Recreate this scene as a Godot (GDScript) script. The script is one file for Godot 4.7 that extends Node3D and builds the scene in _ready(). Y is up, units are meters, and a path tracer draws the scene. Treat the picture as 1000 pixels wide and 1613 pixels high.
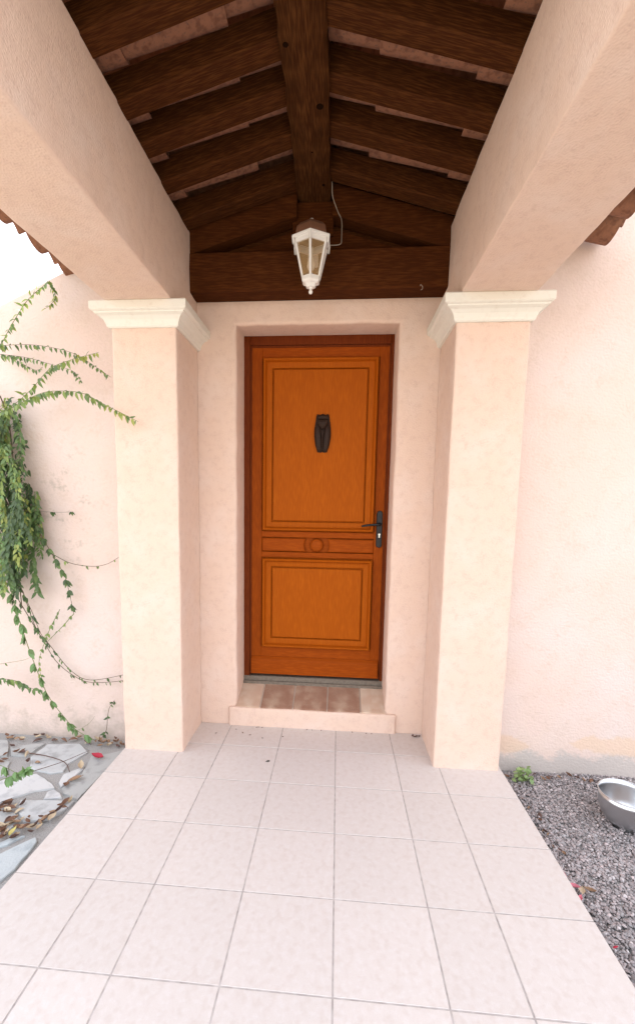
extends Node3D
# Porch with an orange wooden door. World frame used below: x right, y up, d = metres in front of the camera (z = -d).

var rng := RandomNumberGenerator.new()
var taken := {}
var noise := FastNoiseLite.new()
var M := {}

const STRANDS := [
	[[-1.906,2.246,2.520,-1.813,2.368,2.507,-1.709,2.483,2.495,-1.599,2.553,2.482,-1.565,2.568,2.470,-1.538,2.521,2.458,-1.518,2.474,2.445,-1.540,2.431,2.433,-1.569,2.404,2.420], 0.0020, 60, 0.03, 2],
	[[-1.935,2.266,2.560,-1.891,2.265,2.537,-1.735,2.259,2.513,-1.606,2.239,2.490,-1.459,2.200,2.467,-1.362,2.150,2.443,-1.216,2.057,2.420], 0.0015, 48, 0.026, 1],
	[[-1.953,2.231,2.580,-1.776,2.203,2.550,-1.619,2.158,2.520,-1.463,2.108,2.490,-1.402,2.036,2.460], 0.0015, 48, 0.026, 1],
	[[-1.885,2.218,2.560,-1.717,2.131,2.530,-1.644,2.136,2.500], 0.0015, 45, 0.025, 1],
	[[-1.914,1.891,2.500,-1.799,1.933,2.472,-1.675,2.007,2.444,-1.554,2.098,2.416,-1.425,2.134,2.388,-1.246,2.164,2.360], 0.0020, 60, 0.034, 2],
	[[-1.899,1.880,2.480,-1.769,1.921,2.445,-1.618,1.969,2.410,-1.498,1.977,2.375,-1.335,1.958,2.340,-1.203,1.896,2.305,-1.006,1.802,2.270], 0.0020, 55, 0.034, 2],
	[[-1.823,1.358,2.540,-1.789,1.292,2.548,-1.683,1.091,2.556,-1.616,0.962,2.564,-1.594,0.850,2.572,-1.577,0.724,2.580], 0.0025, 90, 0.034, 0],
	[[-1.692,1.089,2.570,-1.581,1.034,2.577,-1.451,1.017,2.585,-1.360,1.034,2.593,-1.284,1.081,2.600], 0.0020, 14, 0.02, 1],
	[[-1.938,1.093,2.550,-1.888,0.878,2.558,-1.833,0.730,2.565,-1.789,0.595,2.572,-1.744,0.527,2.580], 0.0025, 60, 0.034, 0],
	[[-1.897,0.858,2.580,-1.824,0.618,2.584,-1.750,0.524,2.588,-1.621,0.362,2.592,-1.498,0.305,2.596,-1.283,0.347,2.600], 0.0025, 22, 0.022, 0],
	[[-1.926,0.798,2.580,-1.787,0.552,2.584,-1.698,0.405,2.588,-1.554,0.304,2.592,-1.429,0.292,2.596,-1.284,0.310,2.600], 0.0025, 20, 0.022, 0],
	[[-1.875,1.069,2.450,-1.878,0.843,2.466,-1.836,0.635,2.481,-1.801,0.472,2.497,-1.728,0.239,2.513,-1.636,0.087,2.529,-1.568,-0.003,2.544,-1.465,-0.068,2.560], 0.0030, 75, 0.042, 3],
	[[-2.002,0.335,2.480,-1.929,0.326,2.490,-1.881,0.305,2.500,-1.825,0.271,2.510,-1.760,0.254,2.520], 0.0015, 70, 0.034, 1],
	[[-1.435,-0.068,2.580,-1.397,-0.005,2.575,-1.383,0.081,2.570,-1.366,0.146,2.565,-1.329,0.199,2.560], 0.0020, 45, 0.02, 0],
	[[-1.577,0.724,2.580,-1.663,0.631,2.575,-1.749,0.546,2.570], 0.0025, 20, 0.022, 2],
	[[-1.658,0.751,2.570,-1.710,0.652,2.562,-1.750,0.562,2.555,-1.794,0.415,2.547,-1.764,0.278,2.540], 0.0020, 35, 0.024, 2],
	[[-1.807,1.336,2.560,-1.725,1.337,2.567,-1.631,1.335,2.573,-1.552,1.340,2.580], 0.0012, 50, 0.022, 0],
	[[-1.577,-0.012,2.560,-1.507,0.032,2.570,-1.470,0.079,2.580], 0.0010, 6, 0.02, 2],
	[[-1.633,0.026,1.980,-1.576,0.045,1.993,-1.531,0.060,2.007,-1.490,0.068,2.020], 0.0015, 140, 0.036, 3],
	[[-1.628,0.107,1.980,-1.584,0.080,1.990,-1.547,0.050,2.000], 0.0015, 110, 0.036, 3],
	[[-2.012,0.418,2.500,-1.864,0.448,2.500,-1.807,0.471,2.500], 0.0012, 4, 0.02, 2],
]
const STONES := [
	[-1.693,2.281,-1.759,2.385,-1.756,2.530,-1.566,2.562,-1.459,2.475,-1.504,2.347,-1.488,2.266,-1.547,2.242],
	[-1.418,2.430,-1.339,2.460,-1.254,2.519,-1.276,2.045,-1.376,2.085,-1.407,2.125,-1.371,2.243,-1.390,2.340],
	[-1.453,2.164,-1.474,2.243,-1.412,2.312,-1.394,2.301,-1.400,2.193,-1.417,2.135],
	[-1.802,2.061,-1.767,2.142,-1.720,2.205,-1.618,2.228,-1.483,2.155,-1.446,2.121,-1.531,2.090,-1.598,2.031,-1.642,1.981,-1.698,1.951],
	[-1.443,2.027,-1.459,2.087,-1.441,2.112,-1.395,2.083,-1.364,2.054],
	[-1.553,2.010,-1.277,2.035,-1.301,1.946,-1.322,1.898,-1.431,1.865,-1.512,1.933],
	[-1.440,1.614,-1.397,1.667,-1.364,1.715,-1.311,1.782,-1.288,1.757,-1.279,1.600,-1.297,1.538,-1.339,1.492],
	[-2.214,2.501,-2.071,2.533,-2.030,2.545,-1.944,2.442,-1.912,2.389,-1.946,2.372,-2.071,2.331],
	[-1.953,2.471,-1.855,2.511,-1.776,2.535,-1.790,2.396,-1.888,2.395],
	[-1.494,1.701,-1.445,1.729,-1.412,1.771,-1.367,1.784,-1.407,1.725,-1.467,1.682],
	[-1.763,1.888,-1.615,1.922,-1.524,1.922,-1.457,1.866,-1.457,1.791,-1.600,1.736],
	[-2.101,2.275,-1.931,2.333,-1.850,2.328,-1.776,2.211,-1.833,2.134,-1.939,2.089],
]

func P(x, y, d) -> Vector3:
	return Vector3(x, y, -d)

# ---------------------------------------------------------------- naming
func numbered(called: String) -> String:
	if not taken.has(called):
		taken[called] = 0
		return called
	taken[called] += 1
	return "%s_%03d" % [called, taken[called]]

func tag(o: Node, label := "", category := "", group := "", kind := ""):
	if label != "": o.set_meta("label", label)
	if category != "": o.set_meta("category", category)
	if group != "": o.set_meta("group", group)
	if kind != "": o.set_meta("kind", kind)
	return o

func thing(called: String, label: String, category: String, at := Vector3.ZERO, group := "", kind := "") -> Node3D:
	var o := Node3D.new()
	o.name = numbered(called)
	add_child(o)
	o.position = at
	tag(o, label, category, group, kind)
	return o

# one named mesh; verts are given in world metres, `parent` may stand anywhere
func part(called: String, mesh: Mesh, mat: Material, parent: Node3D = null, local := false) -> MeshInstance3D:
	var o := MeshInstance3D.new()
	o.mesh = mesh
	o.material_override = mat
	if parent == null or parent == self:
		o.name = numbered(called)
		add_child(o)
	else:
		o.name = called
		parent.add_child(o, true)
		if not local:
			o.position = -world_of(parent)
	return o

func world_of(n: Node) -> Vector3:
	var p := Vector3.ZERO
	while n != null and n != self:
		if n is Node3D: p += n.position
		n = n.get_parent()
	return p

# ---------------------------------------------------------------- mesh helpers
func st_new(smooth := false) -> SurfaceTool:
	var st := SurfaceTool.new()
	st.begin(Mesh.PRIMITIVE_TRIANGLES)
	st.set_smooth_group(0 if smooth else -1)
	return st

func vtx(st: SurfaceTool, p: Vector3):
	st.set_uv(Vector2(p.x, p.y))
	st.add_vertex(p)

# corners run counter-clockwise seen from outside
func tri(st: SurfaceTool, a: Vector3, b: Vector3, c: Vector3):
	vtx(st, a); vtx(st, c); vtx(st, b)

func quad(st: SurfaceTool, a: Vector3, b: Vector3, c: Vector3, d: Vector3):
	tri(st, a, b, c); tri(st, a, c, d)

func done(st: SurfaceTool) -> ArrayMesh:
	st.generate_normals()
	return st.commit()

# chamfered box between two corners
func add_box(st: SurfaceTool, lo: Vector3, hi: Vector3, b := 0.003):
	var c := (lo + hi) / 2
	var h := (hi - lo).abs() / 2
	b = minf(b, minf(h.x, minf(h.y, h.z)) * 0.45)
	for ax in 3:
		for s in [-1.0, 1.0]:
			var u := (ax + 1) % 3
			var v := (ax + 2) % 3
			var q: Array[Vector3] = []
			for k in [[-1, -1], [1, -1], [1, 1], [-1, 1]]:
				var p := Vector3.ZERO
				p[ax] = h[ax] * s
				p[u] = (h[u] - b) * k[0]
				p[v] = (h[v] - b) * k[1]
				q.append(c + p)
			if s > 0: quad(st, q[0], q[1], q[2], q[3])
			else: quad(st, q[3], q[2], q[1], q[0])
	for ax in 3:            # edges along ax
		var u := (ax + 1) % 3
		var v := (ax + 2) % 3
		for su in [-1.0, 1.0]:
			for sv in [-1.0, 1.0]:
				var q: Array[Vector3] = []
				for k in [[0, -1], [0, 1], [1, 1], [1, -1]]:
					var p := Vector3.ZERO
					p[ax] = (h[ax] - b) * k[1]
					p[u] = (h[u] - (0.0 if k[0] == 0 else b)) * su
					p[v] = (h[v] - (b if k[0] == 0 else 0.0)) * sv
					q.append(c + p)
				if su * sv > 0: quad(st, q[3], q[2], q[1], q[0])
				else: quad(st, q[0], q[1], q[2], q[3])
	for sx in [-1.0, 1.0]:
		for sy in [-1.0, 1.0]:
			for sz in [-1.0, 1.0]:
				var a := c + Vector3(h.x * sx, (h.y - b) * sy, (h.z - b) * sz)
				var d := c + Vector3((h.x - b) * sx, h.y * sy, (h.z - b) * sz)
				var e := c + Vector3((h.x - b) * sx, (h.y - b) * sy, h.z * sz)
				if sx * sy * sz > 0: tri(st, a, d, e)
				else: tri(st, e, d, a)

func box(lo: Vector3, hi: Vector3, b := 0.003) -> ArrayMesh:
	var st := st_new()
	add_box(st, Vector3(minf(lo.x, hi.x), minf(lo.y, hi.y), minf(lo.z, hi.z)), Vector3(maxf(lo.x, hi.x), maxf(lo.y, hi.y), maxf(lo.z, hi.z)), b)
	return done(st)

func cuts(a: float, b: float, r: float, cell: float) -> Array:
	var out := [a, a + r * 0.2, a + r * 0.55, a + r]
	var n := maxi(1, int((b - a - 2 * r) / cell))
	for i in range(1, n):
		out.append(lerpf(a + r, b - r, float(i) / n))
	out.append_array([b - r, b - r * 0.55, b - r * 0.2, b])
	return out

# hand-plastered block: rounded arrises and slightly uneven faces
func plaster(lo: Vector3, hi: Vector3, r := 0.012, cell := 0.05, amp := 0.0025, warp = null) -> ArrayMesh:
	var st := st_new(true)
	var l := Vector3(minf(lo.x, hi.x), minf(lo.y, hi.y), minf(lo.z, hi.z))
	var g := Vector3(maxf(lo.x, hi.x), maxf(lo.y, hi.y), maxf(lo.z, hi.z))
	var cut := [cuts(l.x, g.x, r, cell), cuts(l.y, g.y, r, cell), cuts(l.z, g.z, r, cell)]
	var il := l + Vector3.ONE * r
	var ig := g - Vector3.ONE * r
	for ax in 3:
		var u := (ax + 1) % 3
		var v := (ax + 2) % 3
		for s in [0, 1]:
			var rows := []
			for vv in cut[v]:
				var row := PackedVector3Array()
				for uu in cut[u]:
					var p := Vector3.ZERO
					p[ax] = g[ax] if s == 1 else l[ax]
					p[u] = uu
					p[v] = vv
					var q := p.clamp(il, ig)
					var n := (p - q).normalized()
					p = q + n * r
					var k := noise.get_noise_3dv(p * 160.0) * 0.7 + noise.get_noise_3dv(p * 620.0 + Vector3(37, 5, 91)) * 0.3
					p += n * k * amp * 2.0
					if warp != null: p = warp.call(p)
					row.append(p)
				rows.append(row)
			for j in rows.size() - 1:
				for i in rows[0].size() - 1:
					var a: Vector3 = rows[j][i]
					var b: Vector3 = rows[j][i + 1]
					var c: Vector3 = rows[j + 1][i + 1]
					var d: Vector3 = rows[j + 1][i]
					if s == 1: quad(st, a, b, c, d)
					else: quad(st, d, c, b, a)
	return done(st)

# flat polygon (counter-clockwise in u,v) pushed along w, with a small chamfer on the front edge
func add_prism(st: SurfaceTool, poly: PackedVector2Array, f: Callable, back: float, front: float, b := 0.0):
	if Geometry2D.is_polygon_clockwise(poly): poly.reverse()
	var n := poly.size()
	var top := poly
	if b > 0.0:
		var ins := Geometry2D.offset_polygon(poly, -b, Geometry2D.JOIN_MITER)
		if ins.size() == 1 and ins[0].size() == n:
			top = ins[0]
			if Geometry2D.is_polygon_clockwise(top): top.reverse()
			var best := 0          # line the inset up with the outline
			for i in n:
				if top[i].distance_to(poly[0]) < top[best].distance_to(poly[0]): best = i
			var t2 := PackedVector2Array()
			for i in n: t2.append(top[(best + i) % n])
			top = t2
		else:
			b = 0.0
	var ix := Geometry2D.triangulate_polygon(top)
	for i in range(0, ix.size(), 3):
		var a: Vector2 = top[ix[i]]
		var c: Vector2 = top[ix[i + 1]]
		var d: Vector2 = top[ix[i + 2]]
		if (c - a).cross(d - a) < 0: var t := c; c = d; d = t
		tri(st, f.call(a, front), f.call(c, front), f.call(d, front))
	for i in n:
		var j := (i + 1) % n
		quad(st, f.call(poly[i], back), f.call(poly[j], back), f.call(poly[j], front - b), f.call(poly[i], front - b))
		if b > 0.0:
			quad(st, f.call(poly[i], front - b), f.call(poly[j], front - b), f.call(top[j], front), f.call(top[i], front))
	ix = Geometry2D.triangulate_polygon(poly)
	for i in range(0, ix.size(), 3):
		var a: Vector2 = poly[ix[i]]
		var c: Vector2 = poly[ix[i + 1]]
		var d: Vector2 = poly[ix[i + 2]]
		if (c - a).cross(d - a) < 0: var t := c; c = d; d = t
		tri(st, f.call(d, back), f.call(c, back), f.call(a, back))

# upright polygon in x,y; `face` is the distance of its front from the camera plane
func upright(poly: PackedVector2Array, face: float, back: float, b := 0.0) -> ArrayMesh:
	var st := st_new()
	add_prism(st, poly, func(q, w): return Vector3(q.x, q.y, w), -back, -face, b)
	return done(st)

func add_lathe(st: SurfaceTool, profile: Array, at: Vector3, seg := 24, turn := 0.0):
	for k in seg:
		var a := TAU * k / seg + turn
		var b := TAU * (k + 1) / seg + turn
		for i in profile.size() - 1:
			var p: Vector2 = profile[i]
			var q: Vector2 = profile[i + 1]
			var A := at + Vector3(cos(a) * p.x, p.y, -sin(a) * p.x)
			var B := at + Vector3(cos(b) * p.x, p.y, -sin(b) * p.x)
			var C := at + Vector3(cos(b) * q.x, q.y, -sin(b) * q.x)
			var D := at + Vector3(cos(a) * q.x, q.y, -sin(a) * q.x)
			if p.x < 1e-5: tri(st, A, C, D)
			elif q.x < 1e-5: tri(st, A, B, C)
			else: quad(st, A, B, C, D)

func lathe(profile: Array, at: Vector3, seg := 24, smooth := true, turn := 0.0) -> ArrayMesh:
	var st := st_new(smooth)
	add_lathe(st, profile, at, seg, turn)
	return done(st)

func add_tube(st: SurfaceTool, pts: PackedVector3Array, r0: float, r1: float, seg := 6):
	var prev := PackedVector3Array()
	for i in pts.size():
		var t := (pts[mini(i + 1, pts.size() - 1)] - pts[maxi(i - 1, 0)]).normalized()
		var side := t.cross(Vector3(0.31, 0.2, 0.93)).normalized()
		var up := side.cross(t).normalized()
		var r := lerpf(r0, r1, float(i) / maxi(1, pts.size() - 1))
		var ring := PackedVector3Array()
		for k in seg:
			var a := TAU * k / seg
			ring.append(pts[i] + (side * cos(a) + up * sin(a)) * r)
		if i > 0:
			for k in seg:
				var l := (k + 1) % seg
				quad(st, prev[k], ring[k], ring[l], prev[l])
		prev = ring

func tube(pts: PackedVector3Array, r0: float, r1: float, seg := 6) -> ArrayMesh:
	var st := st_new(true)
	add_tube(st, pts, r0, r1, seg)
	return done(st)

func smooth_line(flat: Array, step := 0.02) -> PackedVector3Array:
	var c := Curve3D.new()
	var p := PackedVector3Array()
	for i in range(0, flat.size(), 3): p.append(P(flat[i], flat[i + 1], flat[i + 2]))
	for i in p.size():
		var t := (p[mini(i + 1, p.size() - 1)] - p[maxi(i - 1, 0)]) / 6.0
		c.add_point(p[i], -t, t)
	c.bake_interval = step
	return c.get_baked_points()

# ---------------------------------------------------------------- textures and materials
func lin(r, g, b) -> Color:
	return Color(r, g, b).linear_to_srgb()

func field(size: int, freq: float, octaves: int, seed_: int, kind := FastNoiseLite.TYPE_SIMPLEX_SMOOTH) -> PackedFloat32Array:
	var n := FastNoiseLite.new()
	n.noise_type = kind
	n.seed = seed_
	n.frequency = freq / size
	n.fractal_type = FastNoiseLite.FRACTAL_FBM if octaves > 1 else FastNoiseLite.FRACTAL_NONE
	n.fractal_octaves = octaves
	var img := n.get_seamless_image(size, size, false, false, 0.1, true)
	img.convert(Image.FORMAT_L8)
	var by := img.get_data()
	var out := PackedFloat32Array()
	out.resize(size * size)
	for i in out.size(): out[i] = by[i] / 255.0
	return out

func gray_tex(f: PackedFloat32Array, size: int) -> ImageTexture:
	var by := PackedByteArray()
	by.resize(size * size)
	for i in by.size(): by[i] = int(clampf(f[i], 0, 1) * 255)
	return ImageTexture.create_from_image(Image.create_from_data(size, size, false, Image.FORMAT_L8, by))

func color_tex(w: int, h: int, f: Callable) -> ImageTexture:
	var by := PackedByteArray()
	by.resize(w * h * 3)
	var k := 0
	for y in h:
		for x in w:
			var c: Color = f.call(x, y)
			by[k] = int(clampf(c.r, 0, 1) * 255)
			by[k + 1] = int(clampf(c.g, 0, 1) * 255)
			by[k + 2] = int(clampf(c.b, 0, 1) * 255)
			k += 3
	return ImageTexture.create_from_image(Image.create_from_data(w, h, false, Image.FORMAT_RGB8, by))

func plain(c: Color, rough := 0.7, metal := 0.0) -> StandardMaterial3D:
	var m := StandardMaterial3D.new()
	m.albedo_color = c
	m.roughness = rough
	m.metallic = metal
	return m

func mapped(alb: Texture2D, bump: Texture2D, depth_cm: float, scale: Vector3, rough: float, world := true, tint := Color.WHITE, offset := Vector3.ZERO) -> StandardMaterial3D:
	var m := StandardMaterial3D.new()
	m.albedo_texture = alb
	m.albedo_color = tint
	m.roughness = rough
	m.uv1_triplanar = true
	m.uv1_world_triplanar = world
	m.uv1_scale = scale
	m.uv1_offset = offset
	if bump:
		m.heightmap_enabled = true
		m.heightmap_texture = bump
		m.heightmap_scale = depth_cm
	return m

func mixc(a: Color, b: Color, t: float) -> Color:
	return a.lerp(b, clampf(t, 0, 1))

func make_materials():
	var S := 320
	var fine := field(S, 90, 3, 3)
	var mid := field(S, 14, 4, 8)
	var coarse := field(S, 3, 3, 21)
	var cell := field(S, 105, 2, 33)
	# pink lime render
	var pa := lin(0.69, 0.515, 0.415)
	var pb := lin(0.59, 0.42, 0.34)
	var pc := lin(0.70, 0.545, 0.455)
	var stain := lin(0.42, 0.29, 0.20)
	var speck0 := field(S, 17, 3, 64)
	var stucco := color_tex(S, S, func(x, y):
		var i: int = y * S + x
		var c := mixc(pa, pc, (coarse[i] - 0.42) * 2.0)
		c = mixc(c, pb, (0.46 - mid[i]) * 1.4 + (0.44 - fine[i]) * 1.1)
		return mixc(c, stain, clampf((speck0[i] - 0.66) * 0.5, 0, 0.07)))
	var bump := PackedFloat32Array()
	bump.resize(S * S)
	for i in bump.size(): bump[i] = cell[i] * 0.55 + fine[i] * 0.3 + mid[i] * 0.25
	var bump_t := gray_tex(bump, S)
	M.stucco = mapped(stucco, bump_t, 0.30, Vector3.ONE * 1.15, 0.95)
	M.bump_t = bump_t
	# cast stone capitals
	var ca := lin(0.73, 0.695, 0.62)
	var cb := lin(0.62, 0.575, 0.49)
	M.capital = mapped(color_tex(S, S, func(x, y):
		var i: int = y * S + x
		return mixc(ca, cb, (0.42 - mid[i]) * 1.6 + (0.4 - fine[i]) * 0.6)), null, 0.0, Vector3.ONE * 1.7, 0.9)
	# floor tiles, glazed and mottled
	var ta := lin(0.615, 0.565, 0.53)
	var tb := lin(0.55, 0.485, 0.44)
	var tc := lin(0.635, 0.595, 0.565)
	var mid2 := field(S, 9, 5, 77)
	var tile_t := color_tex(S, S, func(x, y):
		var i: int = y * S + x
		var c := mixc(ta, tc, (mid[i] - 0.45) * 3.0)
		c = mixc(c, tb, (mid2[i] - 0.50) * 1.5)
		return mixc(c, tb, (0.46 - fine[i]) * 1.3))
	M.tiles = []
	for k in 5:
		var g := 1.0 - 0.006 * k
		M.tiles.append(mapped(tile_t, null, 0.0, Vector3.ONE * 2.5, 0.40, false, Color(g, g * 0.998, g), Vector3(0.37 * k, 0.61 * k, 0.23 * k)))
	M.grout = mapped(color_tex(64, 64, func(x, y): return mixc(lin(0.35, 0.31, 0.29), lin(0.53, 0.485, 0.46), mid[(y * 5) * S + x * 5] * 1.5 - 0.2)), null, 0, Vector3.ONE * 2, 0.95)
	# old terracotta of the step
	var sa := lin(0.28, 0.150, 0.098)
	var sb := lin(0.46, 0.34, 0.245)
	M.step_tile = mapped(color_tex(S, S, func(x, y):
		var i: int = y * S + x
		return mixc(sa, sb, (coarse[i] - 0.40) * 1.5 + (fine[i] - 0.5) * 1.3)), null, 0.0, Vector3.ONE * 2.3, 0.8, true)
	M.step_pale = mapped(color_tex(S, S, func(x, y):
		var i: int = y * S + x
		return mixc(lin(0.52, 0.36, 0.26), lin(0.60, 0.48, 0.37), (coarse[i] - 0.4) * 2.0 + (fine[i] - 0.5) * 0.8)), null, 0.0, Vector3.ONE * 2.3, 0.85, true)
	M.step_joint = plain(lin(0.50, 0.41, 0.33), 0.95)
	# timber: grain along local x
	var grain := field(S, 26, 4, 51)
	var grain2 := field(S, 6, 3, 52)
	var wood := func(a: Color, b: Color, rough: float, depth: float, scale: Vector3, world: bool) -> StandardMaterial3D:
		return mapped(color_tex(S, S, func(x, y):
			var i: int = y * S + x
			return mixc(a, b, (grain[i] - 0.35) * 1.6 + (grain2[i] - 0.5) * 0.6)), null, 0.0, scale, rough, world)
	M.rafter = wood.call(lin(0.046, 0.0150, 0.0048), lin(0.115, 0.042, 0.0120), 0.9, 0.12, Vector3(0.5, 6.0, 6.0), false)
	M.tie = wood.call(lin(0.056, 0.0160, 0.0048), lin(0.110, 0.036, 0.0095), 0.9, 0.12, Vector3(0.4, 4.0, 4.0), false)
	M.ridge = wood.call(lin(0.045, 0.0155, 0.0050), lin(0.135, 0.055, 0.0160), 0.9, 0.15, Vector3(5.0, 5.0, 0.4), false)
	for m in [M.rafter, M.tie, M.ridge]: m.metallic_specular = 0.15
	M.rafters = []
	for k in 5:                                              # other boards from the same wood
		var m: StandardMaterial3D = M.rafter.duplicate()
		m.uv1_offset = Vector3(0.27 * k, 0.41 * k, 0.19 * k)
		M.rafters.append(m)
	M.knot = plain(lin(0.012, 0.005, 0.002), 0.95)
	M.knot.metallic_specular = 0.1
	var door := func(a: Color, b: Color, scale: Vector3) -> StandardMaterial3D:
		var m: StandardMaterial3D = wood.call(a, b, 0.48, 0.02, scale, false)
		m.metallic_specular = 0.14
		return m
	M.door = door.call(lin(0.25, 0.049, 0.0045), lin(0.33, 0.070, 0.006), Vector3(3.6, 0.45, 3.6))
	M.door_h = door.call(lin(0.26, 0.050, 0.0045), lin(0.34, 0.071, 0.006), Vector3(0.45, 3.6, 3.6))
	M.door_panel = door.call(lin(0.33, 0.073, 0.0045), lin(0.40, 0.097, 0.006), Vector3(3.2, 0.4, 3.2))
	M.door_frame = door.call(lin(0.125, 0.026, 0.007), lin(0.185, 0.041, 0.010), Vector3(3.6, 0.45, 3.6))
	# roof tiles
	var ra := lin(0.265, 0.118, 0.064)
	var rb := lin(0.155, 0.063, 0.034)
	var rc := lin(0.09, 0.06, 0.05)
	var speck := field(S, 34, 2, 91)
	M.roof_tile = mapped(color_tex(S, S, func(x, y):
		var i: int = y * S + x
		var c := mixc(ra, rb, (0.52 - mid[i]) * 3.0)
		return mixc(c, rc, (speck[i] - 0.70) * 4.0)), null, 0.0, Vector3.ONE * 1.9, 0.9, false)
	M.roof_tiles = []
	for k in 5:
		var m: StandardMaterial3D = M.roof_tile.duplicate()
		m.uv1_offset = Vector3(0.31 * k, 0.23 * k, 0.47 * k)
		M.roof_tiles.append(m)
	# metals, glass
	M.white_metal = plain(lin(0.78, 0.76, 0.72), 0.35)
	M.cable = plain(lin(0.32, 0.26, 0.20), 0.5)
	M.copper = plain(lin(0.20, 0.095, 0.055), 0.5, 0.2)
	M.black_metal = plain(lin(0.012, 0.012, 0.013), 0.38, 0.4)
	M.steel = plain(lin(0.62, 0.635, 0.65), 0.28, 1.0)
	M.brass = plain(lin(0.75, 0.72, 0.65), 0.3, 1.0)
	M.threshold = mapped(color_tex(64, 64, func(x, y): return mixc(lin(0.12, 0.095, 0.070), lin(0.22, 0.185, 0.145), mid[(y * 5) * S + x * 5])), null, 0, Vector3.ONE * 3, 0.55)
	M.glass = plain(Color(0.78, 0.64, 0.44, 0.34), 0.06)
	M.glass.transparency = BaseMaterial3D.TRANSPARENCY_ALPHA
	M.bulb = plain(lin(0.85, 0.80, 0.70), 0.2)
	M.iron = mapped(color_tex(64, 64, func(x, y): return mixc(lin(0.016, 0.0075, 0.0045), lin(0.060, 0.030, 0.018), (fine[(y * 5) * S + x * 5] - 0.3) * 1.6)), null, 0.0, Vector3.ONE * 9, 0.42)
	M.iron.metallic_specular = 0.25
	# ground
	M.soil = mapped(color_tex(S, S, func(x, y):
		var i: int = y * S + x
		return mixc(lin(0.26, 0.225, 0.175), lin(0.38, 0.335, 0.27), mid[i] * 1.2 + fine[i] * 0.5 - 0.4)), bump_t, 0.8, Vector3.ONE * 0.8, 0.95)
	M.mortar = mapped(color_tex(S, S, func(x, y):
		var i: int = y * S + x
		return mixc(lin(0.27, 0.265, 0.255), lin(0.42, 0.41, 0.395), fine[i] * 1.4 - 0.2)), bump_t, 0.5, Vector3.ONE * 1.4, 0.95)
	M.stones = []
	for k in 4:
		var a: Color = [lin(0.50, 0.515, 0.52), lin(0.42, 0.43, 0.42), lin(0.58, 0.59, 0.59), lin(0.47, 0.515, 0.53)][k]
		var b: Color = [lin(0.36, 0.37, 0.37), lin(0.30, 0.305, 0.30), lin(0.43, 0.44, 0.45), lin(0.34, 0.39, 0.41)][k]
		M.stones.append(mapped(color_tex(160, 160, func(x, y):
			var i: int = (y * 2) * S + x * 2
			return mixc(a, b, (0.5 - mid2[i]) * 3.0 + (0.42 - fine[i]) * 0.8)), bump_t, 0.2, Vector3.ONE * 1.1, 0.8, true, Color.WHITE, Vector3(0.3 * k, 0, 0.17 * k)))
	M.gravel = plain(Color.WHITE, 0.85)
	M.gravel.vertex_color_use_as_albedo = true
	M.stem = plain(lin(0.11, 0.085, 0.05), 0.8)
	M.stem_green = plain(lin(0.16, 0.20, 0.07), 0.7)
	var leaf := func(c: Color, b: Color) -> StandardMaterial3D:
		var m := plain(c, 0.55)
		m.backlight_enabled = true
		m.backlight = b
		m.cull_mode = BaseMaterial3D.CULL_DISABLED
		return m
	M.leaves = [
		leaf.call(lin(0.064, 0.114, 0.035), lin(0.05, 0.09, 0.02)),
		leaf.call(lin(0.095, 0.155, 0.045), lin(0.08, 0.13, 0.03)),
		leaf.call(lin(0.17, 0.235, 0.062), lin(0.14, 0.20, 0.03)),
		leaf.call(lin(0.130, 0.230, 0.080), lin(0.08, 0.16, 0.04)),
		leaf.call(lin(0.24, 0.28, 0.070), lin(0.2, 0.22, 0.03)),
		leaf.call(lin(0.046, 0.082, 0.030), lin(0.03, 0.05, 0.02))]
	M.weed = [leaf.call(lin(0.20, 0.30, 0.12), lin(0.15, 0.22, 0.06)), leaf.call(lin(0.28, 0.38, 0.16), lin(0.2, 0.28, 0.08))]
	M.dry = [plain(lin(0.17, 0.085, 0.05), 0.75), plain(lin(0.32, 0.20, 0.12), 0.75), plain(lin(0.50, 0.40, 0.27), 0.75), plain(lin(0.48, 0.42, 0.14), 0.7), plain(lin(0.105, 0.058, 0.045), 0.8)]
	M.red = plain(lin(0.38, 0.006, 0.03), 0.55)
	M.pink = plain(lin(0.55, 0.16, 0.20), 0.6)
	M.dark_leaf = plain(lin(0.05, 0.045, 0.03), 0.7)

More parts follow.
